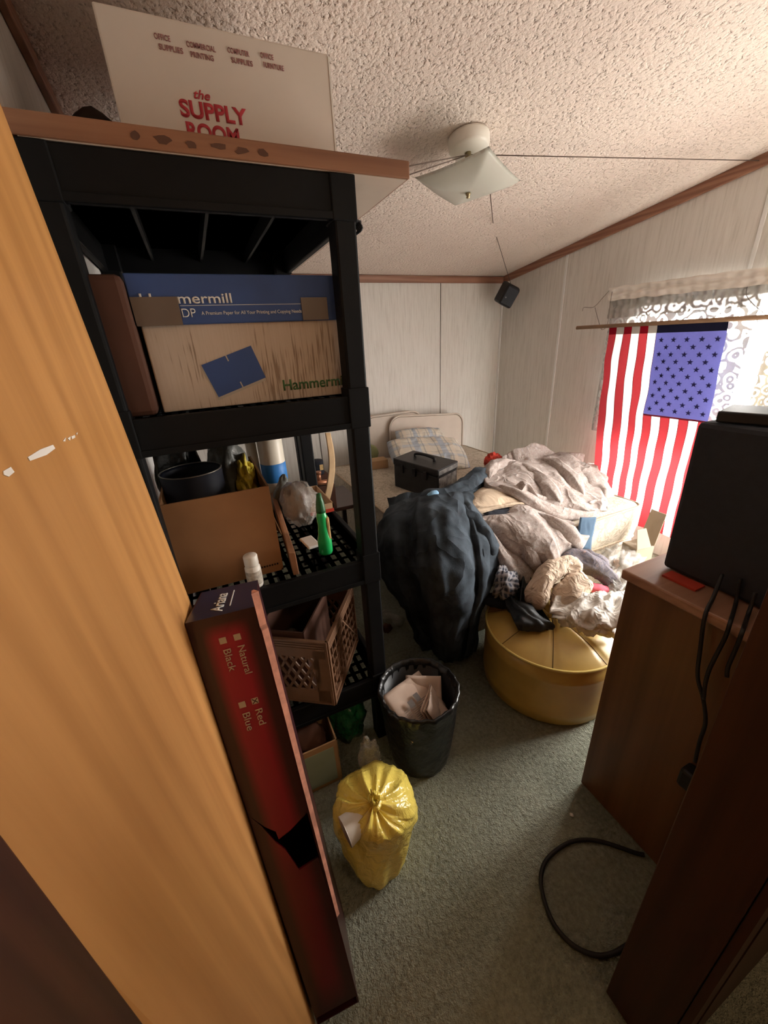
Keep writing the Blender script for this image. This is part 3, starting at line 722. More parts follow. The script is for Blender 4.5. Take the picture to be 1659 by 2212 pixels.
bm = NB(); open_box(bm, (.02, .02, 0), (.19, .26, .285), .005); obj('carton', bm, 'kraft_dark', bx, world=False)
bm = NB(); blob(bm, (.12, 1.18, .50), (.05, .055, .06), 6, .3, 2.5, 3); solo('clear_bag_scrap', bm, 'film_clear', 'scrap of clear plastic film inside the dark box in the crate', 'bag', smooth=True)
gb = thing('scrap_box', 'pale green bordered cardboard box on the floor beneath the crate', 'box', (.10, 1.03, 0))
bm = NB(); open_box(bm, (.020, .965, .002), (.185, 1.115, .215), .005); obj('carton', bm, 'kraft_pale', gb)
bm = NB(); box(bm, (.045, .9635, .02), (.168, .9645, .19)); obj('printed_panel', bm, 'green_box_pale', gb)
bm = NB(); blob(bm, (.10, 1.04, .18), (.06, .055, .06), 9, .3, 3, 3, 0, .01); solo('dark_bundle', bm, 'kraft_dark', 'dark brown crumpled bundle in the pale green box', 'bag', smooth=True)
bm = NB(); blob(bm, (.27, 1.13, .12), (.075, .075, .125), 12, .28, 2.6, 4, 0, .006)
solo('green_bag', bm, 'green_bag', 'shiny dark green plastic bag on the floor behind the yellow bag', 'bag', smooth=True)

# ------------------------------------------------------------------ guitar carton leaning back against the shelf
gt = thing('guitar_carton', 'tall dark red instrument carton with colour checkboxes leaning beside the open door', 'box', (-.01, .5, 0))
BL, BR, TR_, TL_ = Vector((-.060, .424, .05)), Vector((.040, .415, .05)), Vector((.012, .7085, 1.026)), Vector((-.119, .72, 1.026))
D = Vector((.022, .185, -.05))
def gq(u, v, k=0):
    p = (BL.lerp(BR, u)).lerp(TL_.lerp(TR_, u), v); n = (BR-BL).cross(TL_-BL).normalized(); return p+n*k
def gpoly(name, pts, mat, k=0, th=.004, par=None):
    bm = NB(); n = (BR-BL).cross(TL_-BL).normalized(); slab(bm, [gq(u, v, k) for u, v in pts], n*-th)
    uvl = bm.loops.layers.uv.new('UVMap'); inv = {}
    for i_, v_ in enumerate(bm.verts): inv[v_] = pts[i_ % len(pts)]
    for f_ in bm.faces:
        for l_ in f_.loops: l_[uvl].uv = inv[l_.vert]
    return obj(name, bm, mat, par or gt)
up = gpoly('upper_panel', [(0, .57), (.20, .53), (.35, .51), (.36, .49), (.60, .50), (.97, .525), (1, .57), (1, 1), (0, 1)], 'carton_print')
lo_ = gpoly('lower_panel', [(0, .02), (1, .02), (.99, .12), (.95, .41), (.55, .40), (.42, .46), (.30, .485), (.15, .535), (0, .57)], 'carton_print')
bm = NB(); n = (BR-BL).cross(TL_-BL).normalized()
slab(bm, [BL, TL_, TL_+D, BL+D], (.003, 0, 0)); slab(bm, [BR+D, TR_+D, TL_+D, BL+D], (0, -.003, 0)); slab(bm, [BL, BR, BR+D, BL+D], (0, 0, .003))
obj('back_panel', bm, 'box_maroon', gt)
bm = NB(); slab(bm, [BR, TR_, TR_+D, BR+D], (-.004, 0, 0)); obj('side_panel', bm, 'box_maroon', gt)
bm = NB(); E_ = []                                  # torn corrugated edge standing proud of the front
N_ = [ (v, .004+.012*abs(noise.noise(Vector((v*9, 2, 0))))*v + (.02 if v > .96 else 0)) for v in [i/60 for i in range(15, 63)]]
for (v0, a0), (v1, a1) in zip(N_, N_[1:]):
    p0, p1 = gq(1.005, v0), gq(1.005, v1)
    hexa(bm, [p0, p0+D*.02+Vector((.004,0,0)), p1+D*.02+Vector((.004,0,0)), p1, p0+n*a0, p0+n*a0+Vector((.005+.009*v0,.004,0)), p1+n*a1+Vector((.005+.009*v1,.004,0)), p1+n*a1])
obj('torn_edge', bm, 'card_pink', gt, label='torn pink corrugated cardboard edge')
bm = NB(); slab(bm, [TL_, TR_, TR_+D, TL_+D], (0, 0, -.004)); tp = obj('top_panel', bm, 'box_navy', gt, label='navy top end with white script')
U = (TR_-TL_).normalized(); Dn = D.normalized()
bm = text('Ariana', TL_+U*.066+D*.10, Dn, -U, .12, .026, bold=.01, shear=.35); obj('lettering', bm, 'white_ink', tp)
bm = NB(); p = TL_+U*.078+D*.22; slab(bm, [p, p+D*.55, p+D*.55+U*.002, p+U*.002], (0, 0, .0012)); obj('underline', bm, 'white_ink', tp)
VD = (gq(.5, .4)-gq(.5, .8)).normalized(); VR = -(gq(1, .6)-gq(0, .6)).normalized()
def gtxt(s, u, v, h, w):
    text(s, gq(u, v, .0009), VD, -VR, w, h, 'pale_ink', up, .006)
def gbox(u, v, s=.013, x=False):
    bm = NB(); o = gq(u, v, .0009); slab(bm, [o, o+VD*s, o+VD*s-VR*s, o-VR*s], n*.0005); b2 = obj('checkbox', bm, 'pale_ink', up)
    if x:
        bm = NB()
        for a, b3 in (((.1, .1), (.9, .9)), ((.1, .9), (.9, .1))):
            bar(bm, o+VD*s*a[0]-VR*s*a[1]+n*.0006, o+VD*s*b3[0]-VR*s*b3[1]+n*.0006, .0018, .0006, n)
        obj('cross_mark', bm, 'box_maroon', b2)
gbox(.585, .955); gtxt('Natural', .60, .930, .0145, .062); gbox(.375, .955); gtxt('Black', .39, .930, .0145, .048)
gbox(.575, .815, x=True); gtxt('Red', .59, .79, .0145, .036); gbox(.375, .815); gtxt('Blue', .39, .79, .0145, .040)
bm = NB(); slab(bm, [gq(.90, .36, -.012), gq(1.0, .30, -.012), gq(1.0, .37, -.012), gq(.94, .40, -.012)], n*.001); obj('packing_sheet', bm, 'paper_white', gt, label='white packing sheet showing through the tear')
# ------------------------------------------------------------------ floor things on the left
yb = thing('yellow_bag', 'tied translucent yellow plastic bag full of rubbish on the green carpet', 'bag', (.215, .715, 0))
bm = NB(); c = Vector((.225, .715, 0)); cx = Vector((.205, .66, .292))
def ybr(a, z): return 1
prof = [(.030,.004),(.050,.006),(.070,.03),(.086,.06),(.104,.10),(.118,.14),(.126,.18),(.129,.21),(.125,.235),(.114,.255),(.096,.272),(.074,.285),(.052,.294),(.032,.299),(.016,.303),(.009,.307),(.012,.320),(.018,.338),(.010,.337)]
rings = []
for ri, (r, z) in enumerate(prof):
    ring = []
    for k in range(120):
        a = 2*math.pi*k/120; t = min(1, z/.30); ca, sa = math.cos(a), math.sin(a)
        top = max(0, min(1, (z-.22)/.07))
        fold = 1+.16*noise.noise(Vector((ca*1.6, sa*1.6, z*6)))+.06*(.35-abs(noise.noise(Vector((ca*2.5+z*7, sa*2.5, z*13+3))))*2)
        fold += top*.13*(.4-abs(noise.noise(Vector((ca*6, sa*6, 8.3+z*10))))*2.4)
        q = r*fold; p = Vector((.198, .648, 0)).lerp(Vector((.222, .712, 0)), min(1, z/.16)).lerp(Vector((cx.x, cx.y, 0)), top**1.5)
        dz = (.016*noise.noise(Vector((ca*3, sa*3, z*8)))+.018*top*noise.noise(Vector((ca*4+2, sa*4, 1.7)))) if z > .02 else 0
        ring.append(bm.verts.new((p.x+q*ca, p.y+q*sa*.95, max(.003, z+dz))))
    rings.append(ring)
for a, b in zip(rings, rings[1:]):
    for k in range(120): f = bm.faces.new((a[k], a[(k+1) % 120], b[(k+1) % 120], b[k])); f.smooth = True
bm.faces.new(list(reversed(rings[0])))
obj('film', bm, 'film_yellow', yb)
bm = NB(); roll(bm, [cx+Vector((-.018,.012,.004)), cx+Vector((0,-.012,.014)), cx+Vector((.018,.008,.010)), cx+Vector((.004,.016,.018))], .008, 4, .3, 6, 10, 6); obj('knot', bm, 'film_yellow', yb)
bm = NB(); tube(bm, [(.108, .652, .268), (.118, .654, .268), (.150, .664, .264), (.175, .670, .256)], lambda t: .040*(.55 if t < .05 else 1-.3*t*t), 24, 6)
solo('white_bottle', bm, 'pill_white', 'white plastic bottle poking out of the tied yellow bag', 'bottle')
bm = NB(); blob(bm, (.262, .85, .19), (.036, .03, .12), 14, .3, 2.6, 4, 0, .006)
solo('clear_bag', bm, 'film_clear', 'limp clear plastic bag standing behind the yellow bag', 'bag', smooth=True)
TC = Vector((.497, .925, 0))
wb = thing('waste_basket', 'round waste bin lined with a black bin bag, full of newspapers', 'bin', TC)
bm = NB(); lathe(bm, [(0,.003),(.100,.003),(.105,.012),(.136,.325),(.130,.325),(.100,.02),(0,.018)], TC, 48); obj('bin', bm, 'black_plastic', wb)
def lf(a, z): return 1+.045*noise.noise(Vector((math.cos(a)*4, math.sin(a)*4, z*9)))+.022*math.sin(a*23+z*30)*(.3+z)
bm = NB(); lathe(bm, [(.108,.004),(.116,.03),(.124,.10),(.133,.2),(.141,.29),(.147,.335),(.146,.350),(.139,.352),(.131,.33),(.124,.2),(.112,.06),(0,.05)], TC, 96, 0, lf)
obj('bin_liner', bm, 'bag_black', wb)
for k, (cxx, cyy, zz, tilt, rz, w_, h_) in enumerate([(.480,.925,.265,.45,.25,.235,.225),(.535,.955,.255,.85,-.5,.17,.18),(.540,.890,.255,1.05,.9,.15,.15)]):
    nr = thing('newspaper', ['folded newspaper with two dark photos lying on top in the black bin', 'folded newspaper against the back right of the black bin', 'newspaper edge standing along the front right of the black bin'][k], 'newspaper', (cxx, cyy, zz-.06), 0, 'newspapers in the black bin')
    Mx = Matrix.Translation((cxx, cyy, zz)) @ Matrix.Rotation(rz, 4, 'Z') @ Matrix.Rotation(tilt, 4, 'X')
    bm = NB()
    for q in range(3): 
        t = bmesh.new(); bmesh.ops.create_grid(t, x_segments=12, y_segments=12, size=.5)
        for v in t.verts: v.co = Mx @ Vector((v.co.x*w_*.8, v.co.y*h_*.8, q*.004+.012*math.sin(v.co.x*3+q)+.006*noise.noise(v.co*4+Vector((q, k, 0)))))
        for f in t.faces: f.smooth = True
        bmesh.ops.solidify(t, geom=list(t.faces), thickness=.002); merge(bm, t)
    obj('sheets', bm, 'newsprint', nr)
    if k == 0:
        bm = NB()
        for x_, y_, ww, hh in ((-.022, .008, .022, .024), (.012, .014, .020, .030)): slab(bm, [Mx @ Vector((x_+sx*ww/2, y_+sy*hh/2, .021+.012*math.sin((x_/w_/.8)*3+2))) for sx, sy in ((-1,-1),(1,-1),(1,1),(-1,1))], (0, 0, .001))
        obj('printed_photo', bm, 'newsprint_grey', nr)
        bm = NB()
        for cc in range(4):
            for ln in range(9):
                x_ = -.052+.029*cc; y_ = -.052+.0065*ln
                slab(bm, [Mx @ Vector((x_+sx*.011, y_+sy*.0009, .0215+.012*math.sin((x_/w_/.8)*3+2))) for sx, sy in ((-1,-1),(1,-1),(1,1),(-1,1))], (0, 0, .0006))
        obj('printed_column', bm, 'tape', nr)
bm = NB(); tube(bm, [(.945,.318,.010),(.925,.335,.009),(.86,.400,.008),(.80,.434,.008),(.74,.445,.008),(.67,.440,.008),(.622,.415,.008),(.592,.372,.008),(.578,.320,.008),(.592,.270,.008),(.630,.232,.008),(.675,.215,.008),(.74,.208,.010)], .0062, 10, 8)
solo('cable', bm, 'cord_black', 'dark cable curled in a loop on the green carpet beside the dresser', 'cable')
for k, (px, py, r, lab, mt) in enumerate([(1235, 1760, .006, 'small white scrap on the carpet near the cable loop', 'paper_white'), (836, 1357, .030, 'crumpled dark scrap on the carpet left of the navy blanket', 'kraft_dark')]):
    p = PZ(px, py, .01); bm = NB(); blob(bm, p, (r, r, r*.7), k+20, .4, 3, 3, 0, .001)
    solo('scrap', bm, mt, lab, 'scrap', smooth=True)
p = PZ(850, 1335, .03)
cp = thing('clear_cup', 'clear plastic cup lying on the carpet left of the navy blanket', 'cup', (p.x, p.y, 0))
bm = NB(); a0 = Vector((p.x-.03, p.y+.06, .034)); a1 = Vector((p.x+.02, p.y-.06, .034)); tube(bm, [a0, a1], lambda t: .024+.008*t, 20, 4); obj('cup', bm, 'film_clear', cp)

# ------------------------------------------------------------------ dresser, black speaker and cords
ds = thing('dresser', 'tall dark brown wooden dresser with a flat top beside the doorway', 'dresser', (1.2, .37, 0))
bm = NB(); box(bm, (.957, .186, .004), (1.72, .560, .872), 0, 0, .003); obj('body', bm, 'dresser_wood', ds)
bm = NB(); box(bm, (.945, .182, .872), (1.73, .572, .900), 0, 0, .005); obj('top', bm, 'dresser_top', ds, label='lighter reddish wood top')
bk = thing('loudspeaker', 'large black box loudspeaker standing on the brown dresser, its cords hanging down', 'speaker', (1.2, .37, .9))
bm = NB(); hexa(bm, [(1.045, .205, .902), (1.40, .205, .902), (1.40, .530, .902), (1.045, .530, .902), (1.035, .205, 1.295), (1.40, .205, 1.295), (1.40, .530, 1.295), (1.035, .530, 1.295)], 0, .012); obj('cabinet', bm, 'speaker_cloth', bk)
bm = NB(); box(bm, (1.0, .42, .9005), (1.04, .50, .906)); solo('red_card', bm, 'red_plastic', 'thin red card edge under the black loudspeaker on the dresser', 'card')
ab = thing('power_adapter', 'flat black adapter box with plugs lying on top of the loudspeaker', 'adapter', (1.12, .46, 1.296))
bm = NB(); box(bm, (1.055, .395, 1.297), (1.175, .515, 1.322), .25, 0, .004); obj('case', bm, 'black_plastic', ab)
bm = NB(); tube(bm, [(1.08, .410, 1.308), (1.07, .375, 1.308)], .010, 10); tube(bm, [(1.13, .395, 1.310), (1.12, .35, 1.310)], .010, 10); obj('plug', bm, 'black_plastic', ab)
bm = NB(); tube(bm, [(1.07, .378, 1.308), (1.06, .34, 1.312), (1.075, .29, 1.306), (1.12, .23, 1.303)], .006, 8, 6); tube(bm, [(1.12, .352, 1.310), (1.13, .30, 1.312), (1.19, .24, 1.304)], .006, 8, 6); obj('lead', bm, 'cord_black', ab)
def cord(pts, lab, r=.0042, plug=False):
    W = [PX(px, py, X) if X > 0 else PZ(px, py, -X) for px, py, X in pts]
    bm = NB(); tube(bm, W, r, 8, 6); obj('power_cord', bm, 'cord_black', bk)
cord([(1560,1240,1.03),(1541,1290,.99),(1523,1330,.94),(1513,1400,.935),(1507,1460,.93),(1519,1510,.925),(1524,1560,.925),(1512,1600,.93),(1501,1646,.93)], 'longest dark cord hanging down the dresser side, left one of the three')
cord([(1600,1250,1.03),(1590,1300,-.908),(1577,1346,-.910),(1565,1380,.935),(1535,1440,.93),(1524,1475,.925),(1520,1510,.92)], 'dark cord hanging beside the dresser, middle one of the three')
cord([(1632,1280,1.02),(1617,1325,-.908),(1603,1366,-.909),(1590,1400,.935),(1573,1440,.93),(1570,1462,.93)], 'short dark cord hanging beside the dresser, right one of the three')
p = PX(1497, 1690, .925)
kn = thing('dark_block', 'dark plug block on the dresser side below the hanging cords', 'plug', p)  # plain dark block standing out from the dresser side
bm = NB(); box(bm, p+Vector((-.012,-.03,-.035)), p+Vector((.030,.03,.025)), 0, 0, .008); obj('block', bm, 'cord_black', kn)

# ------------------------------------------------------------------ ottoman
OC = Vector((1.215, .990, 0)); OR = .283
ot = thing('ottoman', 'round mustard yellow vinyl ottoman with piped rim in front of the bed', 'ottoman', OC)
bm = NB(); lathe(bm, [(0,.004),(OR-.012,.004),(OR-.004,.014),(OR,.05),(OR+.002,.062),(OR,.068),(OR+.001,.15),(OR,.232),(OR+.002,.240),(OR,.247),(OR-.001,.306)], OC, 96); obj('side_band', bm, 'vinyl_gold', ot)
def crown(a, z):
    return 1
bm = NB(); rings = []; NR = 22
for i in range(NR+1):
    r = (OR-.002)*(1-i/NR); ring = []
    for k in range(96):
        a = 2*math.pi*k/96; t = r/OR
        z = .306+.058*(1-t**3.2)
        s = (a/(2*math.pi)*8) % 1; dd = min(s, 1-s)
        z -= .007*math.exp(-(dd*t/.035)**2)*min(1, (1-t)*8)
        z -= .014*math.exp(-(t/.13)**2)
        ring.append(bm.verts.new(OC+Vector((r*math.cos(a), r*math.sin(a), z))))
    rings.append(ring)
for a, b in zip(rings, rings[1:-1]):
    for k in range(96): f = bm.faces.new((a[k], a[(k+1) % 96], b[(k+1) % 96], b[k])); f.smooth = True
bm.faces.new(rings[-2]); bmesh.ops.delete(bm, geom=rings[-1], context='VERTS')
obj('cushion_top', bm, 'vinyl_gold', ot)
bm = NB(); tube(bm, [OC+Vector((OR*math.cos(k*math.pi/48), OR*math.sin(k*math.pi/48), .307)) for k in range(97)], .0055, 8); obj('piping', bm, 'vinyl_piping', ot, label='pale yellow welt piping')
bm = NB()
for k in range(8):
    a = k*math.pi/4; P_ = []
    for i in range(13):
        t = .14+.855*i/12; z = .306+.058*(1-t**3.2)-.0062*min(1, (1-t)*8)
        P_.append(OC+Vector((OR*t*math.cos(a), OR*t*math.sin(a), z)))
    tube(bm, P_, .0016, 6)
obj('seam', bm, 'seam_dark', ot)
bm = NB(); lathe(bm, [(0,.348),(.022,.349),(.020,.357),(0,.361)], OC, 20); obj('button', bm, 'vinyl_gold', ot)

# ------------------------------------------------------------------ bed
BX0, BX1, BY0, BY1, BZ = .875, 2.23, 1.305, 3.12, .565
bs = thing('box_spring', 'stained cream box spring under the mattress', 'bed base', ((BX0+BX1)/2, (BY0+BY1)/2, 0))
bm = NB(); box(bm, (BX0+.01, BY0+.01, .06), (BX1-.01, BY1-.01, .345), 0, 0, .025); obj('body', bm, 'damask', bs, True)
for x in (BX0+.06, BX1-.06):
    for y in (BY0+.08, BY1-.08):
        bm = NB(); box(bm, (x-.02, y-.02, 0), (x+.02, y+.02, .065)); obj('leg', bm, 'black_plastic', bs)
mt = thing('mattress', 'old cream patterned mattress with corded edges on the box spring', 'mattress', ((BX0+BX1)/2, (BY0+BY1)/2, .345))
t = bmesh.new(); nx, ny, nz = 40, 56, 8
def rr_pt(x, y, r):
    cx_ = min(max(x, BX0+r), BX1-r); cy_ = min(max(y, BY0+r), BY1-r); d = Vector((x-cx_, y-cy_, 0))
    if d.length > r: d = d.normalized()*r
    return Vector((cx_+d.x, cy_+d.y, 0))
bmesh.ops.create_cube(t, size=1); bmesh.ops.subdivide_edges(t, edges=list(t.edges), cuts=30, use_grid_fill=True)
for v in t.verts:
    x = BX0+(v.co.x+.5)*(BX1-BX0); y = BY0+(v.co.y+.5)*(BY1-BY0); zz = v.co.z+.5
    p = rr_pt(x, y, .06); inner = Vector(((BX0+BX1)/2, (BY0+BY1)/2, 0)); b_ = .012*math.sin(zz*math.pi)
    d = (p-inner).normalized()
    e = min(x-BX0, BX1-x, y-BY0, BY1-y)
    top = zz > .99
    z = .348+zz*(BZ-.348-.018)
    if top: z = BZ-.018+.022*(1-math.exp(-max(0, e)/.05))+.007*noise.noise(Vector((x*9, y*9, 1)))
    v.co = Vector((p.x, p.y, z))+(d*b_ if not top else Vector())
for f in t.faces: f.smooth = True
bm = NB(); merge(bm, t); obj('ticking', bm, 'damask', mt)
def rr_loop(z, r=.06, n=8):
    P_ = []
    for cxx, cyy, a0 in ((BX1-r, BY1-r, 0), (BX0+r, BY1-r, 1), (BX0+r, BY0+r, 2), (BX1-r, BY0+r, 3)):
        for k in range(n+1):
            a = (a0+k/n)*math.pi/2; P_.append(Vector((cxx+r*math.cos(a), cyy+r*math.sin(a), z)))
    return P_+[P_[0]]
for z in (BZ-.018, .352):
    bm = NB(); tube(bm, rr_loop(z), .0075, 8); obj('corded_edge', bm, 'tan_sheet', mt)
def headpiece(pts_x, y, z1, lab, dz=0, th=.10):
    x0, x1 = pts_x
    t = thing('headboard', lab, 'headboard', ((x0+x1)/2, y, 0), 0, 'cream headboard halves')
    bm = NB(); r = .10; prof = [(x0, .02), (x1, .02)]
    for k in range(9): a = k/8*math.pi/2; prof.append((x1-r+r*math.cos(a), z1-dz-r+r*math.sin(a)))
    for k in range(9): a = math.pi/2+k/8*math.pi/2; prof.append((x0+r+r*math.cos(a), z1-r+r*math.sin(a)))
    slab(bm, [(p_[0], y, p_[1]) for p_ in prof], (0, th, 0)); bmesh.ops.bevel(bm, geom=list(bm.edges), offset=.012, segments=2, affect='EDGES')
    obj('panel', bm, 'headboard_cream', t)
    bm = NB(); tube(bm, [Vector((p_[0], y-.002, p_[1])) for p_ in prof[1:]]+[Vector((x0, y-.002, .02))], .008, 8); obj('welt', bm, 'headboard_cream', t)
headpiece((1.225, 1.80), 3.165, .925, 'left cream upholstered headboard half, partly behind the other')
headpiece((1.46, 2.235), 3.13, .905, 'right cream upholstered headboard half, in front of the other', .045, .03)
def pillow(name, lab, C_, ux, uy, w, h, th, mat, seed):
    ux = Vector(ux).normalized(); uy = Vector(uy).normalized(); n_ = ux.cross(uy).normalized()
    bm = NB(); uvl = bm.loops.layers.uv.new('UVMap'); N = 36; S = {}
    for s in (1, -1):
        for j in range(N+1):
            for i in range(N+1):
                u, v = i/N*2-1, j/N*2-1
                if s == -1 and (abs(u) == 1 or abs(v) == 1): S[s, i, j] = S[1, i, j]; continue
                e = (1-u**4)*(1-v**4); bul = th/2*(max(0, e)**.55)
                wr = .010*noise.noise(Vector((u*3+v*2, v*3, seed)))+.008*(.4-abs(noise.noise(Vector((u*4, v*2+u, seed+4))))*2)*min(1, e*3)
                p = Vector(C_)+ux*(u*w/2*(1-.06*v*v))+uy*(v*h/2*(1-.06*u*u))+n_*(s*bul+wr)
                S[s, i, j] = bm.verts.new((p.x, p.y, max(p.z, BZ+.006)))
        for j in range(N):
            for i in range(N):
                q = [(i, j), (i+1, j), (i+1, j+1), (i, j+1)]
                if s == -1: q.reverse()
                try: f = bm.faces.new([S[s, a, b] for a, b in q])
                except ValueError: continue
                f.smooth = True
                for l, (a, b) in zip(f.loops, q): l[uvl].uv = (a/N, b/N)
    return solo(name, bm, mat, lab, 'pillow', 'plaid pillows on the bed')
pillow('pillow', 'plaid pillow lying in front, nearest the black toolbox', PY(925, 982, 2.62), (1, -.22, -.06), (.12, .75, .45), .62, .36, .15, 'plaid_pillow', 3)
pillow('pillow', 'plaid pillow propped against the headboard, behind the other pillow', PY(912, 958, 2.94), (1, -.05, -.06), (.05, .62, .72), .46, .30, .13, 'plaid_pillow', 8)
# small box with a green melon on the bed
bm = NB(); q0, q1 = PZ(806, 1008, BZ+.006), PZ(836, 1003, BZ+.006)
bx_ = thing('small_carton', 'small pink and red cardboard box on the bed near the pillows', 'box', (1.20, 2.86, BZ))
bm = NB(); box(bm, (1.13, 2.79, BZ+.006), (1.275, 2.90, BZ+.075), -.1, 0, .003); obj('carton', bm, 'kraft_pale', bx_)
bm = NB(); box(bm, (1.128, 2.80, BZ+.008), (1.1335, 2.89, BZ+.07), -.1); obj('red_end', bm, 'red_ink', bx_)
bm = NB(); blob(bm, (1.20, 2.99, BZ+.085), (.075, .06, .08), 3, .08, 2, 3, 0, BZ+.006); solo('green_bundle', bm, 'melon_green', 'rounded pale green bundle behind the small pink box on the bed', 'bundle', smooth=True)
# toolbox
A, B_, C_ = Vector((1.222, 1.955, BZ+.004)), Vector((1.12, 2.36, BZ+.004)), Vector((1.432, 2.055, BZ+.004))
tl = thing('toolbox', 'worn black metal toolbox with a handle standing on the mattress', 'toolbox', (A+B_+C_)/3)
dl = (B_-A); dw = (C_-A); up_ = Vector((0, 0, 1))
def tbx(u0, u1, v0, v1, z0, z1, bm, bev=.004):
    q = [A+dl*u+dw*v for u, v in ((u0,v0),(u0,v1),(u1,v1),(u1,v0))]
    hexa(bm, [p_+up_*z0 for p_ in q]+[p_+up_*z1 for p_ in q], 0, bev)
bm = NB(); tbx(0, 1, 0, 1, 0, .155, bm); obj('body', bm, 'toolbox_black', tl)
bm = NB(); tbx(-.01, 1.01, -.02, 1.02, .157, .205, bm, .006); ld = obj('lid', bm, 'toolbox_black', tl)
bm = NB(); tbx(-.016, -.011, .02, .98, .165, .195, bm, .001); tbx(-.006, -.001, .05, .95, .012, .145, bm, .001); obj('end_plate', bm, 'steel_worn', tl, label='scuffed bare steel end plate')
for v in (.25, .5, .78):
    bm = NB(); q = A+dl*v-dw*.02+up_*.14; box(bm, q-Vector((.012,.012,.02)), q+Vector((.012,.012,.035)), math.atan2(dw.y, dw.x), 0, .002); obj('latch', bm, 'toolbox_black', tl)
bm = NB(); m0 = A+dw*.5+up_*.207
tube(bm, [m0+dl*.28, m0+dl*.30+up_*.022, m0+dl*.5+up_*.030, m0+dl*.70+up_*.022, m0+dl*.72], .010, 10, 6); obj('handle', bm, 'black_plastic', tl)
# ------------------------------------------------------------------ bedding and clothes
def g(rows): return [[PY(px, py, Y) if Y > 0 else PZ(px, py, -Y) for px, py, Y in r] for r in rows]   # last value: depth, or minus the height
def densify(rows, offs, px=None):
    """more columns per row, each column pushed in or out by its fold depth (metres)"""
    out = []; n = len(offs)
    for j, r in enumerate(rows):
        L = []; f = min(1, .25+j*.35)
        for k, o in enumerate(offs):
            t = k/(n-1)*(len(r)-1); i = min(int(t), len(r)-2); t -= i
            a, b = r[i], r[i+1]; L.append((a[0]+(b[0]-a[0])*t, a[1]+(b[1]-a[1])*t, a[2]+(b[2]-a[2])*t+o*f))
        out.append(L)
    return out
def sheet(name, lab, cat, mat, rows, n=8, group=None, **k):
    return solo(name, cloth(g(rows), n, **k), mat, lab, cat, group)
nbk = sheet('navy_blanket', 'dark navy blanket hanging over the foot corner of the bed down to the carpet', 'blanket', 'navy_blanket', densify([
 [(872,1092,1.95),(905,1085,1.85),(935,1070,1.80),(985,1050,1.78),(1030,1040,1.72)],
 [(833,1098,1.70),(880,1078,1.60),(935,1072,1.52),(990,1068,1.48),(1030,1085,1.46)],
 [(815,1145,1.55),(868,1125,1.42),(930,1120,1.34),(1000,1122,1.30),(1060,1145,1.30)],
 [(817,1205,1.46),(868,1205,1.33),(940,1215,1.22),(1015,1205,1.17),(1071,1190,1.20)],
 [(832,1265,1.42),(878,1280,1.29),(950,1290,1.19),(1020,1285,1.14),(1064,1258,1.18)],
 [(870,1325,1.38),(902,1345,1.29),(950,1365,1.21),(1005,1352,1.17),(1040,1315,1.19)],
 [(905,1374,1.36),(932,1405,1.30),(960,1430,1.25),(992,1428,1.22),(1022,1405,1.22)]], [.05,.0,-.012,.005,.030,-.020,-.045,-.055,-.060,-.055,-.035,.012,-.030,-.012,.05]), 7, amp=.022, fr=(2.6, 1.3), seed=2, fine=.016, thick=.03, shear=.35)
bm = NB(); roll(bm, [PY(905,1095,1.56), PY(935,1078,1.50), PY(965,1072,1.50), PY(1000,1058,1.58), PY(1030,1035,1.70), PY(1052,1020,1.80)], [.045,.05,.04,.05,.06,.05], 5, .35, 6, 20, 8)
roll(bm, [PY(985,1095,1.42), PY(1012,1120,1.34), PY(1045,1160,1.27), PY(1065,1200,1.23)], [.03,.045,.05,.04], 7, .35, 6, 18, 8)
obj('twisted_end', bm, 'navy_blanket', nbk, True)
bm = NB(); roll(bm, [PY(918,1090,1.49), PY(930,1072,1.47), PY(947,1064,1.47)], [.010,.020,.014], 9, .3, 5, 14, 6)
solo('pale_blue_cloth', bm, 'pale_blue', 'small patch of lighter blue cloth on top of the navy blanket', 'cloth', smooth=True)
bm = NB()
gcm = sheet('grey_comforter', 'rumpled grey floral comforter heaped highest on the foot of the bed', 'blanket', 'grey_floral', [
 [(1070,1010,2.00),(1110,996,2.05),(1160,985,2.1),(1205,990,2.05),(1250,1000,2.0),(1290,1004,1.95)],
 [(1048,1020,1.72),(1095,1001,1.80),(1150,983,1.88),(1200,988,1.88),(1250,1002,1.80),(1300,1020,1.72)],
 [(1052,1042,1.58),(1100,1028,1.60),(1160,1010,1.66),(1215,1020,1.62),(1262,1035,1.60),(1306,1055,1.55)],
 [(1080,1052,1.50),(1120,1052,1.48),(1175,1045,1.50),(1225,1055,1.47),(1268,1068,1.44),(1308,1080,1.42)],
 [(1118,1070,1.44),(1150,1085,1.40),(1190,1092,1.38),(1235,1095,1.36),(1275,1100,1.34),(1314,1102,1.34)],
 [(1130,1080,1.46),(1160,1103,1.42),(1205,1118,1.37),(1240,1121,1.35),(1280,1112,1.35),(1314,1107,1.36)]], 12, amp=.060, fr=(1.5, 1.7), seed=4, fine=.012, thick=.05, shear=-1.0)
bm = NB(); roll(bm, [PY(1225,1010,1.80), PY(1255,1030,1.70), PY(1285,1060,1.58), PY(1302,1088,1.46)], [.07,.09,.09,.06], 11, .3, 5, 24, 8)
obj('bunched_end', bm, 'grey_floral', gcm, True)
def folds(name, parent, mat, paths, sd):
    for k, (r, pts) in enumerate(paths):
        bm = NB(); roll(bm, [PY(*p) for p in pts], r, sd+k, .30, 6, 22, 8); obj(name, bm, mat, parent, True)
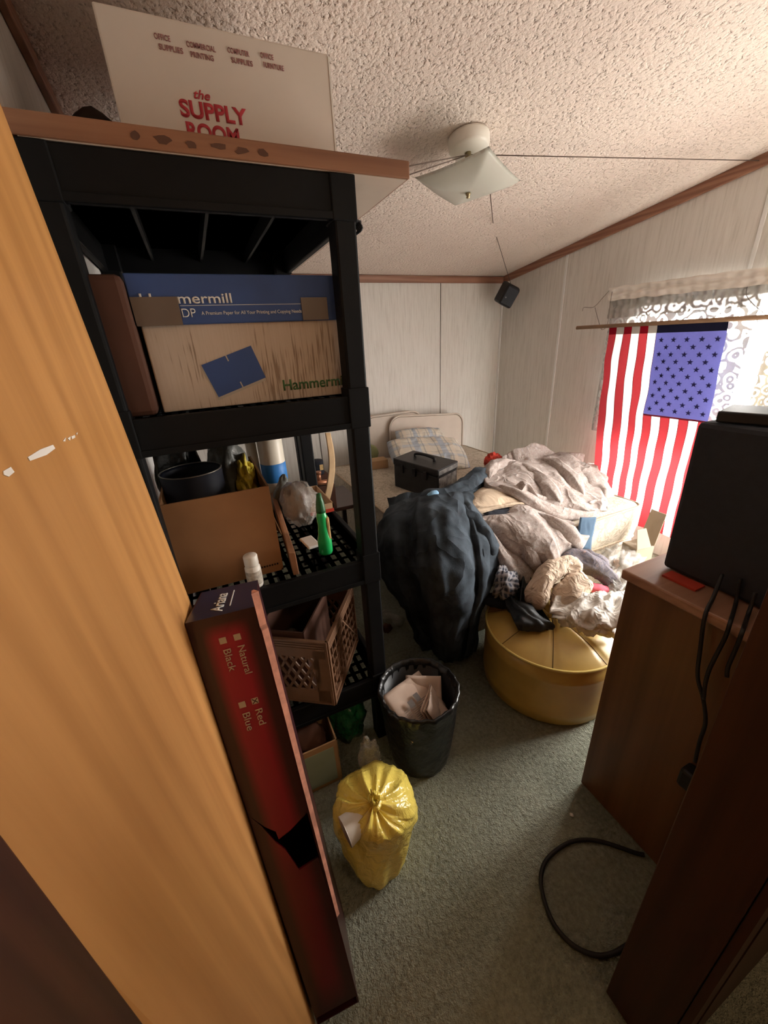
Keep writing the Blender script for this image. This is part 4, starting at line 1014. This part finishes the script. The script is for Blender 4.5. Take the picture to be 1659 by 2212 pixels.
folds('rolled_fold', gcm, 'grey_floral', [
 ([.02,.04,.042,.045,.038,.02], [(1078,1050,1.52),(1118,1068,1.46),(1158,1094,1.42),(1200,1110,1.385),(1245,1112,1.37),(1300,1102,1.36)]),
 ([.02,.042,.042,.02], [(1056,1038,1.64),(1060,1015,1.74),(1085,1005,1.80),(1120,1002,1.84)]),
 ([.015,.045,.052,.045,.015], [(1112,1003,1.82),(1145,1022,1.66),(1172,1048,1.53),(1195,1075,1.45),(1215,1100,1.40)]),
 ([.015,.052,.055,.015], [(1165,992,1.88),(1200,1010,1.72),(1235,1040,1.57),(1262,1075,1.46)])], 40)
sheet('tan_sheet', 'folded tan fleece sheet wedged below the upper grey comforter', 'sheet', 'tan_sheet', [
 [(1020,1062,1.60),(1045,1050,1.62),(1080,1048,1.62),(1125,1064,1.60)],
 [(1003,1085,1.48),(1035,1070,1.48),(1080,1066,1.48),(1132,1080,1.46)],
 [(1008,1100,1.42),(1040,1092,1.41),(1085,1088,1.41),(1134,1088,1.42)],
 [(1030,1116,1.40),(1050,1106,1.40),(1090,1098,1.41),(1132,1092,1.44)]], 8, amp=.010, fr=(1.2, 4), seed=6, fine=.004, thick=.03)
sheet('navy_folded_cloth', 'dark navy folded cloth between the tan sheet and the lower grey blanket', 'cloth', 'navy_dark', [
 [(1030,1106,1.44),(1065,1098,1.43),(1100,1096,1.43),(1150,1090,1.44)],
 [(1036,1114,1.40),(1065,1108,1.38),(1100,1106,1.38),(1150,1100,1.40)],
 [(1046,1124,1.40),(1070,1122,1.38),(1105,1118,1.38),(1150,1110,1.41)]], 8, amp=.008, fr=(2, 3), seed=7, fine=.003, thick=.03)
glb = sheet('grey_blanket', 'grey floral blanket hanging over the foot of the bed below the comforter', 'blanket', 'grey_floral', [
 [(1030,1118,1.42),(1080,1112,1.42),(1130,1100,1.42),(1180,1112,1.40),(1225,1120,1.38),(1258,1122,1.38)],
 [(1048,1140,1.33),(1095,1135,1.30),(1145,1130,1.28),(1190,1135,1.27),(1235,1135,1.26),(1276,1145,1.27)],
 [(1062,1172,1.28),(1105,1172,1.23),(1150,1165,1.20),(1195,1165,1.18),(1235,1165,1.18),(1272,1160,1.22)],
 [(1080,1205,1.25),(1115,1208,1.19),(1150,1205,1.16),(1190,1200,1.14),(1225,1195,1.15),(1258,1182,1.20)],
 [(1100,1230,1.25),(1125,1240,1.19),(1155,1240,1.16),(1180,1235,1.15),(1205,1220,1.16),(1225,1200,1.22)],
 [(1130,1255,1.26),(1145,1263,1.22),(1160,1260,1.20),(1180,1250,1.19),(1200,1232,1.20),(1222,1205,1.24)]], 12, amp=.050, fr=(1.9, 1.2), seed=9, fine=.010, thick=.04, shear=-.9)
folds('rolled_fold', glb, 'grey_floral', [
 ([.015,.034,.038,.034,.015], [(1062,1150,1.29),(1080,1195,1.24),(1105,1228,1.21),(1135,1250,1.20),(1160,1255,1.20)]),
 ([.015,.036,.040,.036,.015], [(1090,1120,1.36),(1120,1160,1.25),(1145,1200,1.19),(1168,1235,1.17),(1180,1245,1.18)]),
 ([.015,.042,.05,.042,.02], [(1140,1108,1.40),(1185,1130,1.29),(1225,1155,1.21),(1240,1175,1.20),(1225,1195,1.21)])], 60)
sheet('blue_cloth', 'strip of faded blue cloth hanging against the mattress end', 'cloth', 'blue_denim', [
 [(1255,1118,1.28),(1272,1118,1.28),(1288,1117,1.285)], [(1250,1150,1.27),(1266,1150,1.265),(1282,1148,1.27)], [(1245,1185,1.26),(1260,1186,1.255),(1275,1192,1.26)]], 6, amp=.004, fr=(2, 2), seed=3, fine=.002, thick=.008)
bm = NB(); blob(bm, PY(1066, 993, 2.02)+Vector((0,0,-.01)), (.055, .05, .05), 4, .5, 2.6, 4, 0, BZ+.01, True)
solo('red_cloth', bm, 'red_cloth', 'crumpled bright red cloth on the bed behind the grey comforter', 'cloth', smooth=True)
sheet('black_plaid_shirt', 'dark plaid cloth on the very top of the bed pile', 'cloth', 'plaid_shirt', [
 [(1100,1000,2.02),(1125,985,2.04),(1150,976,2.04),(1185,980,2.02)], [(1103,1003,1.93),(1125,994,1.95),(1150,986,1.95),(1185,986,1.95)], [(1112,1012,1.90),(1130,1008,1.92),(1150,1002,1.92),(1182,996,1.92)]], 8, amp=.010, fr=(3, 2), seed=5, fine=.006, thick=.02)
# heap on and behind the ottoman
sheet('plaid_shirt', 'crumpled blue and white plaid shirt between the navy blanket and ottoman', 'shirt', 'plaid_shirt', [
 [(1078,1222,1.20),(1092,1222,1.20),(1108,1230,1.20),(1120,1240,1.20)],
 [(1073,1245,1.16),(1090,1242,1.13),(1108,1246,1.12),(1124,1252,1.15)],
 [(1068,1270,1.15),(1085,1268,1.11),(1105,1268,1.10),(1124,1268,1.14)],
 [(1062,1288,1.17),(1080,1290,1.12),(1100,1288,1.12),(1116,1280,1.16)],
 [(1066,1296,1.20),(1082,1302,1.16),(1098,1298,1.16),(1110,1288,1.19)]], 8, amp=.016, fr=(3, 4), seed=12, fine=.008, thick=.02)
sheet('dark_floral_cloth', 'dark floral cloth tucked between the plaid shirt and the beige towel', 'cloth', 'dark_floral', [
 [(1112,1250,1.22),(1130,1256,1.21),(1150,1262,1.22)], [(1116,1268,1.17),(1132,1276,1.16),(1150,1284,1.17)], [(1124,1286,1.16),(1138,1298,1.14),(1152,1306,1.16)]], 8, amp=.012, fr=(2, 3), seed=13, fine=.006, thick=.02)
bm = NB(); roll(bm, [PY(1035,1290,1.19), PY(1062,1296,1.17), PY(1090,1300,1.15), PY(1110,1306,1.13)], [.02,.03,.035,.02], 2, .3, 5, 16, 8)
solo('dark_clothes', bm, 'navy_dark', 'dark rolled clothes squeezed behind the ottoman under the plaid shirt', 'cloth', smooth=True)
jk = cloth(g([
 [(1090,1296,-.41),(1108,1290,-.42),(1130,1296,-.42),(1150,1308,-.41)],
 [(1094,1308,-.41),(1114,1304,-.43),(1140,1312,-.43),(1168,1328,-.415)],
 [(1104,1330,-.40),(1126,1327,-.42),(1152,1332,-.42),(1184,1342,-.405)],
 [(1113,1348,-.395),(1135,1348,-.405),(1165,1348,-.405),(1198,1350,-.395)],
 [(1119,1359,-.370),(1138,1363,-.370),(1165,1363,-.370),(1196,1361,-.370)]]), 8, .010, (2.2, 1.4), 15, .005, .016, .3)
solo('black_jacket', jk, 'black_cloth', 'folded black jacket draped over the back of the yellow ottoman', 'jacket')
sheet('white_sheet', 'crumpled white bed sheet piled on the right of the yellow ottoman', 'sheet', 'white_sheet', [
 [(1200,1290,-.44),(1240,1283,-.45),(1285,1282,-.45),(1320,1280,-.44),(1352,1278,-.43)],
 [(1188,1318,-.42),(1225,1310,-.44),(1265,1298,-.46),(1310,1294,-.46),(1350,1295,-.44)],
 [(1192,1332,-.40),(1225,1332,-.43),(1262,1326,-.45),(1300,1320,-.46),(1342,1320,-.45)],
 [(1206,1344,-.385),(1235,1350,-.40),(1265,1356,-.41),(1296,1358,-.42),(1335,1358,-.42)],
 [(1216,1348,-.37),(1240,1359,-.372),(1268,1369,-.372),(1298,1376,-.368),(1325,1374,-.36)]], 10, amp=.020, fr=(4, 3), seed=17, fine=.012, thick=.02)
bm = NB(); roll(bm, [PY(1160,1316,1.03), PY(1160,1285,1.05), PY(1172,1252,1.07), PY(1200,1228,1.09), PY(1232,1222,1.09), PY(1250,1240,1.07)], [.045,.050,.048,.045,.045,.03], 21, .30, 6, 24, 9)
roll(bm, [PY(1205,1308,1.02), PY(1222,1290,1.00), PY(1242,1268,1.01), PY(1258,1250,1.04)], [.05,.062,.060,.05], 23, .32, 6, 24, 9)
roll(bm, [PY(1185,1312,1.04), PY(1205,1322,1.01), PY(1228,1322,1.02)], [.03,.03,.02], 25, .3, 6, 18, 8)
solo('beige_towel', bm, 'beige_towel', 'twisted beige towel heaped over the white sheet and black jacket', 'towel', smooth=True)
bm = NB(); roll(bm, [PY(1205,1218,1.14), PY(1235,1206,1.14), PY(1262,1212,1.12), PY(1290,1228,1.10), PY(1315,1250,1.09), PY(1338,1272,1.08)], [.03,.045,.05,.048,.042,.03], 27, .32, 6, 22, 9)
roll(bm, [PY(1240,1198,1.16), PY(1262,1198,1.15), PY(1286,1208,1.13), PY(1312,1228,1.12)], [.02,.03,.035,.03], 29, .3, 6, 18, 8)
solo('floral_cloth', bm, 'dark_floral', 'grey and pink floral cloth curling behind the beige towel', 'cloth', smooth=True)
bm = NB(); roll(bm, [PY(1266,1266,1.08), PY(1290,1272,1.06), PY(1312,1275,1.06)], [.02,.026,.02], 31, .3, 6, 16, 8)
solo('pink_cloth', bm, 'pink_cloth', 'small pink cloth under the floral cloth beside the towel', 'cloth', smooth=True)
# floor heap at the right, behind the dresser
sheet('plastic_sheeting', 'crinkled clear plastic bags piled between the bed end and the dresser', 'plastic bag', 'film_clear', [
 [(1300,1190,1.26),(1325,1180,1.26),(1355,1175,1.26),(1385,1180,1.26)],
 [(1295,1215,1.18),(1325,1205,1.16),(1360,1200,1.15),(1390,1205,1.15)],
 [(1305,1245,1.10),(1330,1240,1.08),(1365,1235,1.07),(1395,1235,1.06)],
 [(1325,1290,1.00),(1345,1285,.99),(1370,1280,.98),(1400,1270,.98)]], 8, amp=.030, fr=(6, 6), seed=33, fine=.02, thick=.004)
bm = NB(); blob(bm, PY(1322, 1218, 1.17), (.03, .03, .035), 8, .5, 3, 3); solo('brown_scrap', bm, 'kraft', 'small brown crumpled wrapper lying in the clear plastic bags', 'wrapper', smooth=True)
nb = thing('narrow_carton', 'tall narrow white cardboard carton standing at the bed foot by the flag', 'box', (2.2, 1.18, 0))
P0 = [PY(1376,1228,1.20), PY(1402,1228,1.19)]
hx = PY(1365,1130,1.235)
bm = NB(); hexa(bm, [(2.02,1.165,.003),(2.14,1.145,.003),(2.16,1.245,.003),(2.04,1.265,.003),(2.02,1.165,.375),(2.14,1.145,.375),(2.16,1.245,.375),(2.04,1.265,.375)], 0, .003); obj('carton', bm, 'cream_card', nb)
bm = NB(); hexa(bm, [(2.02,1.163,.375),(2.115,1.147,.375),(2.115,1.150,.375),(2.02,1.166,.375),(2.045,1.20,.475),(2.105,1.19,.475),(2.105,1.193,.475),(2.045,1.203,.475)]); obj('flap', bm, 'cream_card', nb)
bm = NB(); hexa(bm, [(2.14,1.145,.375),(2.16,1.245,.375),(2.157,1.245,.375),(2.137,1.145,.375),(2.20,1.155,.55),(2.21,1.245,.55),(2.207,1.245,.55),(2.197,1.155,.55)]); obj('flap', bm, 'cream_card', nb)
# head of the bed and far left corner
bp = thing('bed_post', 'dark square post standing behind the rack beside the bed', 'post', (.40, 1.98, 0))
bm = NB(); box(bm, (.392, 1.96, 0), (.442, 2.01, 1.32), 0, 0, .005); obj('post', bm, 'black_resin', bp)
bm = NB(); lathe(bm, [(.018,0),(.018,.5),(.012,.52),(.019,.56),(.012,.60),(.020,.66),(.020,.80),(.012,.83),(.020,.87),(.013,.91),(.022,.97),(.013,1.03),(.018,1.08),(.018,1.2),(0,1.2)], (.475, 2.06, 0), 20)
solo('turned_spindle', bm, 'spindle_wood', 'dark turned wooden spindle beside the square black post', 'spindle', smooth=True)
cn = thing('dark_can', 'dark can with a small yellow label beyond the rack, left of the bed', 'can', (.58, 2.42, .55))
q = PY(687, 1015, 2.40)
ss = thing('side_table', 'low dark side table behind the rack, left of the bed', 'table', (.60, 2.45, 0))
bm = NB(); box(bm, (.44, 2.22, q.z-.24), (.82, 2.62, q.z-.215), 0, 0, .003); obj('top', bm, 'spindle_wood', ss)
for x in (.46, .80):
    for y in (2.24, 2.60):
        bm = NB(); box(bm, (x-.015, y-.015, 0), (x+.015, y+.015, q.z-.24)); obj('leg', bm, 'spindle_wood', ss)
bm = NB(); box(bm, (q.x-.06, 2.36, q.z-.213), (q.x+.06, 2.46, q.z-.0285), 0, 0, .003); box(bm, (q.x-.09, 2.225, q.z-.213), (q.x+.05, 2.355, PY(690, 1042, 2.25).z-.021), 0, 0, .003); solo('brown_carton', bm, 'kraft_dark', 'dark brown carton on the low side table below the dark can', 'box')
bm = NB(); lathe(bm, [(0, q.z-.028), (.040, q.z-.028), (.042, q.z-.02), (.042, q.z+.055), (.038, q.z+.062), (0, q.z+.062)], (q.x, 2.41, 0), 24); obj('can', bm, 'navy_dark', cn, world=True)
bm = NB(); box(bm, (q.x+.005, 2.365, q.z+.005), (q.x+.028, 2.3695, q.z+.04)); obj('label', bm, 'label_yellow', cn)
q2 = PY(690, 1042, 2.25)
pf = thing('pipe_fitting', 'copper coloured pipe tee lying in front of the dark can', 'pipe fitting', q2)
bm = NB(); tube(bm, [q2+Vector((-.05,0,0)), q2+Vector((.05,-.02,0))], .016, 12); tube(bm, [q2, q2+Vector((0,0,.06))], .015, 12); tube(bm, [q2+Vector((.05,-.02,0)), q2+Vector((.066,-.025,0))], .020, 12); tube(bm, [q2+Vector((0,0,.055)), q2+Vector((0,0,.07))], .019, 12); obj('tee', bm, 'copper', pf)
sheet('bent_lath', 'long bent strip of pale wood leaning against the side of the bed', 'wood strip', 'lath_wood', [
 [(703,935,2.05),(714,935,2.05)], [(709,975,2.02),(722,975,2.02)], [(711,1010,2.0),(724,1012,2.0)], [(707,1045,1.97),(720,1048,1.97)], [(700,1080,1.95),(712,1084,1.95)], [(690,1130,1.9),(702,1136,1.9)]], 6, amp=0, fine=0, thick=.008, seed=1)

# ------------------------------------------------------------------ ceiling light, strings, hanging speaker
LC = Vector((1.155, 1.63, CZ(1.63)))
cl = thing('ceiling_light', 'white ceiling light with a tilted square frosted glass shade', 'light', LC)
sl = math.atan(.134); MC = Matrix.Rotation(-sl, 4, 'X')
bm = NB(); lathe(bm, [(0,-.004),(.078,-.004),(.080,-.012),(.078,-.040),(.070,-.050),(.012,-.052),(0,-.052)], LC, 40, 0, None, MC); cn_ = obj('canopy', bm, 'enamel_white', cl)
bm = NB(); tube(bm, [LC+Vector((0,0,-.05)), LC+Vector((.004,0,-.10))], .0125, 14); tube(bm, [LC+Vector((.004,0,-.10)), LC+Vector((.006,0,-.175))], .010, 14); tube(bm, [LC+Vector((.003,0,-.085)), LC+Vector((.004,0,-.10))], .016, 14); obj('stem', bm, 'brass', cl)
SC = LC+Vector((.006, 0, -.140)); MS = Matrix.Translation(SC) @ Matrix.Rotation(math.radians(4), 4, 'Y') @ Matrix.Rotation(math.radians(-5), 4, 'X') @ Matrix.Rotation(math.radians(27), 4, 'Z')
bm = NB(); N = 28; S = {}
for i in range(N+1):
    for j in range(N+1):
        u, v = i/N*2-1, j/N*2-1; z = -.040+.040*max(abs(u)**2.6, abs(v)**2.6)+.006*(u*u*v*v)
        S[i, j] = bm.verts.new(MS @ Vector((u*.155, v*.155, z)))
for i in range(N):
    for j in range(N): f = bm.faces.new((S[i,j], S[i+1,j], S[i+1,j+1], S[i,j+1])); f.smooth = True
bmesh.ops.solidify(bm, geom=list(bm.faces), thickness=.005); obj('glass_shade', bm, 'glass_white', cl)
bm = NB(); lathe(bm, [(0,.003),(.010,.002),(.010,-.004),(.006,-.008),(.008,-.014),(0,-.017)], MS @ Vector((0,0,-.043)), 16); obj('finial', bm, 'brass', cl)
st_ = LC+Vector((.0, -.005, -.060))
def line(pts, lab, r=.0018):
    bm = NB(); tube(bm, pts, r, 6); solo('string', bm, 'string', lab, 'string', 'strings tied to the ceiling light')
line([st_, Vector((XR-.001, 1.425, 2.225))], 'dark string running from the ceiling light to the window wall')
line([st_, PZ(800, 375, 1.902)], 'upper of two strings running left from the ceiling light to the tabletop')
line([st_, PZ(800, 406, 1.902)], 'lower of two strings running left from the ceiling light to the tabletop')
hang = PY(1103, 612, 3.0)
line([SC+Vector((.06, -.05, .0)), PY(1066, 490, 2.4), hang], 'string running from the ceiling light down to the corner speaker', .0022)
hs = thing('corner_speaker', 'small black loudspeaker hanging in the far corner by a string', 'speaker', hang+Vector((0, 0, -.2)))
c = PY(1098, 638, 3.0); Mh = Matrix.Translation(c) @ Matrix.Rotation(-.35, 4, 'Z') @ Matrix.Rotation(.45, 4, 'Y') @ Matrix.Rotation(.25, 4, 'X')
bm = NB(); hexa(bm, [Mh @ Vector(p_) for p_ in ((-.055,-.06,-.085),(.055,-.06,-.085),(.085,.07,-.085),(-.085,.07,-.085),(-.055,-.06,.075),(.055,-.06,.075),(.085,.07,.085),(-.085,.07,.085))], 0, .018); obj('cabinet', bm, 'black_plastic', hs)
bm = NB(); hexa(bm, [Mh @ Vector(p_) for p_ in ((-.048,-.066,-.07),(.048,-.066,-.07),(.050,-.060,-.07),(-.050,-.060,-.07),(-.048,-.066,.062),(.048,-.066,.062),(.050,-.060,.062),(-.050,-.060,.062))], 0, .002); obj('grille', bm, 'speaker_cloth', hs)
bm = NB(); q = Mh @ Vector((-.03, -.067, -.02)); blob(bm, q, (.006, .003, .006), 1, 0, 1, 2); obj('badge', bm, 'steel_worn', hs)

# ------------------------------------------------------------------ window dressing, flag
cx0 = 2.70
def curtain(name, lab, mat, ya, yb, z0, z1, x, pleats, amp, cat='curtain', slope=0, seed=0, skew=0):
    bm = NB(); nu, nv = pleats*8, 30; V = {}
    for i in range(nu+1):
        for j in range(nv+1):
            u, v = i/nu, j/nv
            y = ya+(yb-ya)*u; z = z1+slope*u+(z0-z1)*v
            xx = x-amp*(.5+.5*math.sin(u*pleats*2*math.pi+noise.noise(Vector((u*5, v*2, seed)))*2))*(.6+.4*v)-.012*noise.noise(Vector((u*6, v*4, seed+2)))
            V[i, j] = bm.verts.new((xx, y+skew*v*(1-u*.5), z+.006*noise.noise(Vector((u*20, v, seed)))))
    for i in range(nu):
        for j in range(nv): f = bm.faces.new((V[i,j], V[i+1,j], V[i+1,j+1], V[i,j+1])); f.smooth = True
    return solo(name, bm, mat, lab, cat)
curtain('lace_curtain', 'long white lace curtain hanging behind the flag at the window', 'lace_white', 2.085, 1.24, .80, 1.735, 2.712, 7, .018, seed=3, skew=.01)
curtain('lace_curtain', 'cream lace curtain at the right window end above the loudspeaker', 'lace_cream', 1.16, .90, .45, 1.70, 2.712, 4, .018, seed=8)
curtain('curtain_valance', 'gathered off white valance across the top of the window', 'valance_cloth', 2.10, .62, 1.575, 1.70, 2.698, 30, .012, 'valance', seed=5)
curtain('valance_heading', 'plain beige heading strip of cloth along the curtain rail', 'paper_white', 2.10, .62, 1.685, 1.765, 2.672, 22, .006, 'curtain heading', -.03, seed=9)
RX = 2.63
def RZ(y): return 1.530-.0105*(2.284-y)
bm = NB(); tube(bm, [(RX, 2.29, RZ(2.29)), (RX, .80, RZ(.80))], .0125, 14); solo('flag_pole', bm, 'rod_wood', 'thin wooden pole holding the striped flag at the window', 'pole')
fl = thing('flag', 'red white and blue striped flag with stars hanging down over the window', 'flag', (RX, 1.67, .25))
FY0, FY1, FZ0, CZ0 = 2.022, 1.322, .235, .985
SEAM = .0016
us = []                                            # column borders (u, kind)
sw = (FY0-FY1)/13
ub = []
for k in range(13):
    ub += [k/13+(.0022 if k else 0), k/13+.25/13, k/13+.5/13, k/13+.75/13, (k+1)/13-(.0022 if k < 12 else 0)]
zs = [1.0-j/60 for j in range(61)]
def fpos(u, t, off=0):
    """u across from the far edge, t 0 top to 1 bottom"""
    y = FY0+(FY1-FY0)*u; zt = RZ(y)
    y += -.095*t**.75*(1-.25*u) + .012*math.sin(t*5+u*4)*t
    z = zt+(FZ0-zt)*t
    x = RX-.004-.020*min(1, t*6)*(.5+.5*math.sin(u*11+t*3+1.2*noise.noise(Vector((u*3, t*3, 1)))))-.016*noise.noise(Vector((u*4+t*2, t*7, 4)))*min(1, t*5)-.02*t
    return Vector((x-off, y, z))
tc = (RZ(1.5)-CZ0)/(RZ(1.5)-FZ0); th_ = .042
ts = sorted(set([0, th_*.5, th_, tc-.004, tc+.004]+[i/64 for i in range(3, 65)]))
FM = ['flag_red', 'flag_white', 'flag_blue', 'flag_red_hem', 'flag_white_hem', 'flag_navy_hem', 'flag_seam']
bm = NB(); V = {(i, j): bm.verts.new(fpos(u, t)) for i, u in enumerate(ub) for j, t in enumerate(ts)}
for i in range(len(ub)-1):
    k = i//5; gap = i % 5 == 4
    for j in range(len(ts)-1):
        tm = (ts[j]+ts[j+1])/2; canton = k >= 6 and not (gap and k == 5) and tm < tc
        red = k % 2 == 0
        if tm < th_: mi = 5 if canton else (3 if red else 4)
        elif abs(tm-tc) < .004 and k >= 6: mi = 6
        elif canton: mi = 2
        elif gap: mi = 6
        else: mi = 0 if red else 1
        f = bm.faces.new((V[i,j], V[i+1,j], V[i+1,j+1], V[i,j+1])); f.material_index = mi; f.smooth = True
obj('field', bm, FM, fl)
bm = NB()
for r in range(11):
    for c_ in range(9):
        if (r+c_) % 2: continue
        u = 6/13+(7/13)*(c_+1)/10; t = th_+(tc-th_)*(r+1)/12
        for off in (.0022, -.0022):
            vs = []
            for q in range(10):
                a = math.pi/2+q*math.pi/5; rad = .0175 if q % 2 == 0 else .0068
                vs.append(bm.verts.new(fpos(u+rad*math.cos(a)/(FY0-FY1), t-rad*math.sin(a)/1.28, off)))
            try: bm.faces.new(vs)
            except ValueError: pass
obj('star_field', bm, 'flag_star', fl)
def hanger(lab, pts):
    bm = NB(); tube(bm, [PX(px, py, X) for px, py, X in pts], .0016, 6, 6); solo('wire_hanger', bm, 'wire', lab, 'hanger', 'wire hangers holding the flag pole')
hanger('bent wire hanger hooked round the left end of the flag pole', [(1258,672,2.66),(1262,664,2.66),(1283,663,2.66),(1305,640,2.67),(1322,624,2.675),(1318,655,2.655),(1312,700,2.635),(1300,712,2.62),(1292,690,2.64),(1285,664,2.655)])
hanger('bent wire hanger holding the flag pole at the upper right', [(1622,598,2.68),(1612,635,2.67),(1630,660,2.655),(1645,672,2.64),(1659,690,2.62),(1640,698,2.615),(1632,680,2.64),(1640,668,2.65)])
# ------------------------------------------------------------------ light
w = bpy.data.worlds.new('sky'); scene.world = w; w.use_nodes = True; nt = w.node_tree
bg = nt.nodes['Background']; bg.inputs[1].default_value = 41
sp = node(nt, 'ShaderNodeSeparateXYZ'); nt.links.new(node(nt, 'ShaderNodeTexCoord').outputs['Generated'], sp.inputs[0])
mr = node(nt, 'ShaderNodeMapRange'); mr.inputs['From Min'].default_value = -1; nt.links.new(sp.outputs[2], mr.inputs[0])
nt.links.new(ramp(nt, mr.outputs[0], [(.42, (.50, .48, .44)), (.54, (1.0, .965, .915))]), bg.inputs[0])      # pale ground below, bright overcast sky above
def area(name, loc, rot, sx, sy, e, col, portal=False):
    l = bpy.data.lights.new(name, 'AREA'); l.shape = 'RECTANGLE'; l.size = sx; l.size_y = sy; l.energy = e; l.color = col
    o = bpy.data.objects.new(name, l); COL.objects.link(o); o.location = loc; o.rotation_euler = rot
    if portal: l.cycles.is_portal = True
    return o
area('window_portal', (XR+.11, (WY0+WY1)/2, (WZ0+WZ1)/2), (0, math.radians(90), 0), WZ1-WZ0, WY1-WY0, 1, (1, 1, 1), True)
hl = bpy.data.lights.new('hall_fill', 'POINT'); hl.energy = 12; hl.color = (1, .70, .42); hl.shadow_soft_size = .12  # added warm fill light in the unseen hall, not an actual fixture
ho = bpy.data.objects.new('hall_fill', hl); COL.objects.link(ho); ho.location = (.75, -.75, 2.2)
vs = scene.view_settings; vs.view_transform = 'Standard'; vs.look = 'None'; vs.gamma = 1; vs.use_curve_mapping = False; vs.exposure = .1
scene.cycles.use_denoising = True; scene.cycles.use_adaptive_sampling = True; scene.cycles.adaptive_threshold = .03; scene.cycles.max_bounces = 8; scene.cycles.diffuse_bounces = 5; scene.cycles.transparent_max_bounces = 12
scene.cycles.sample_clamp_indirect = 8; scene.cycles.caustics_reflective = False; scene.cycles.caustics_refractive = False
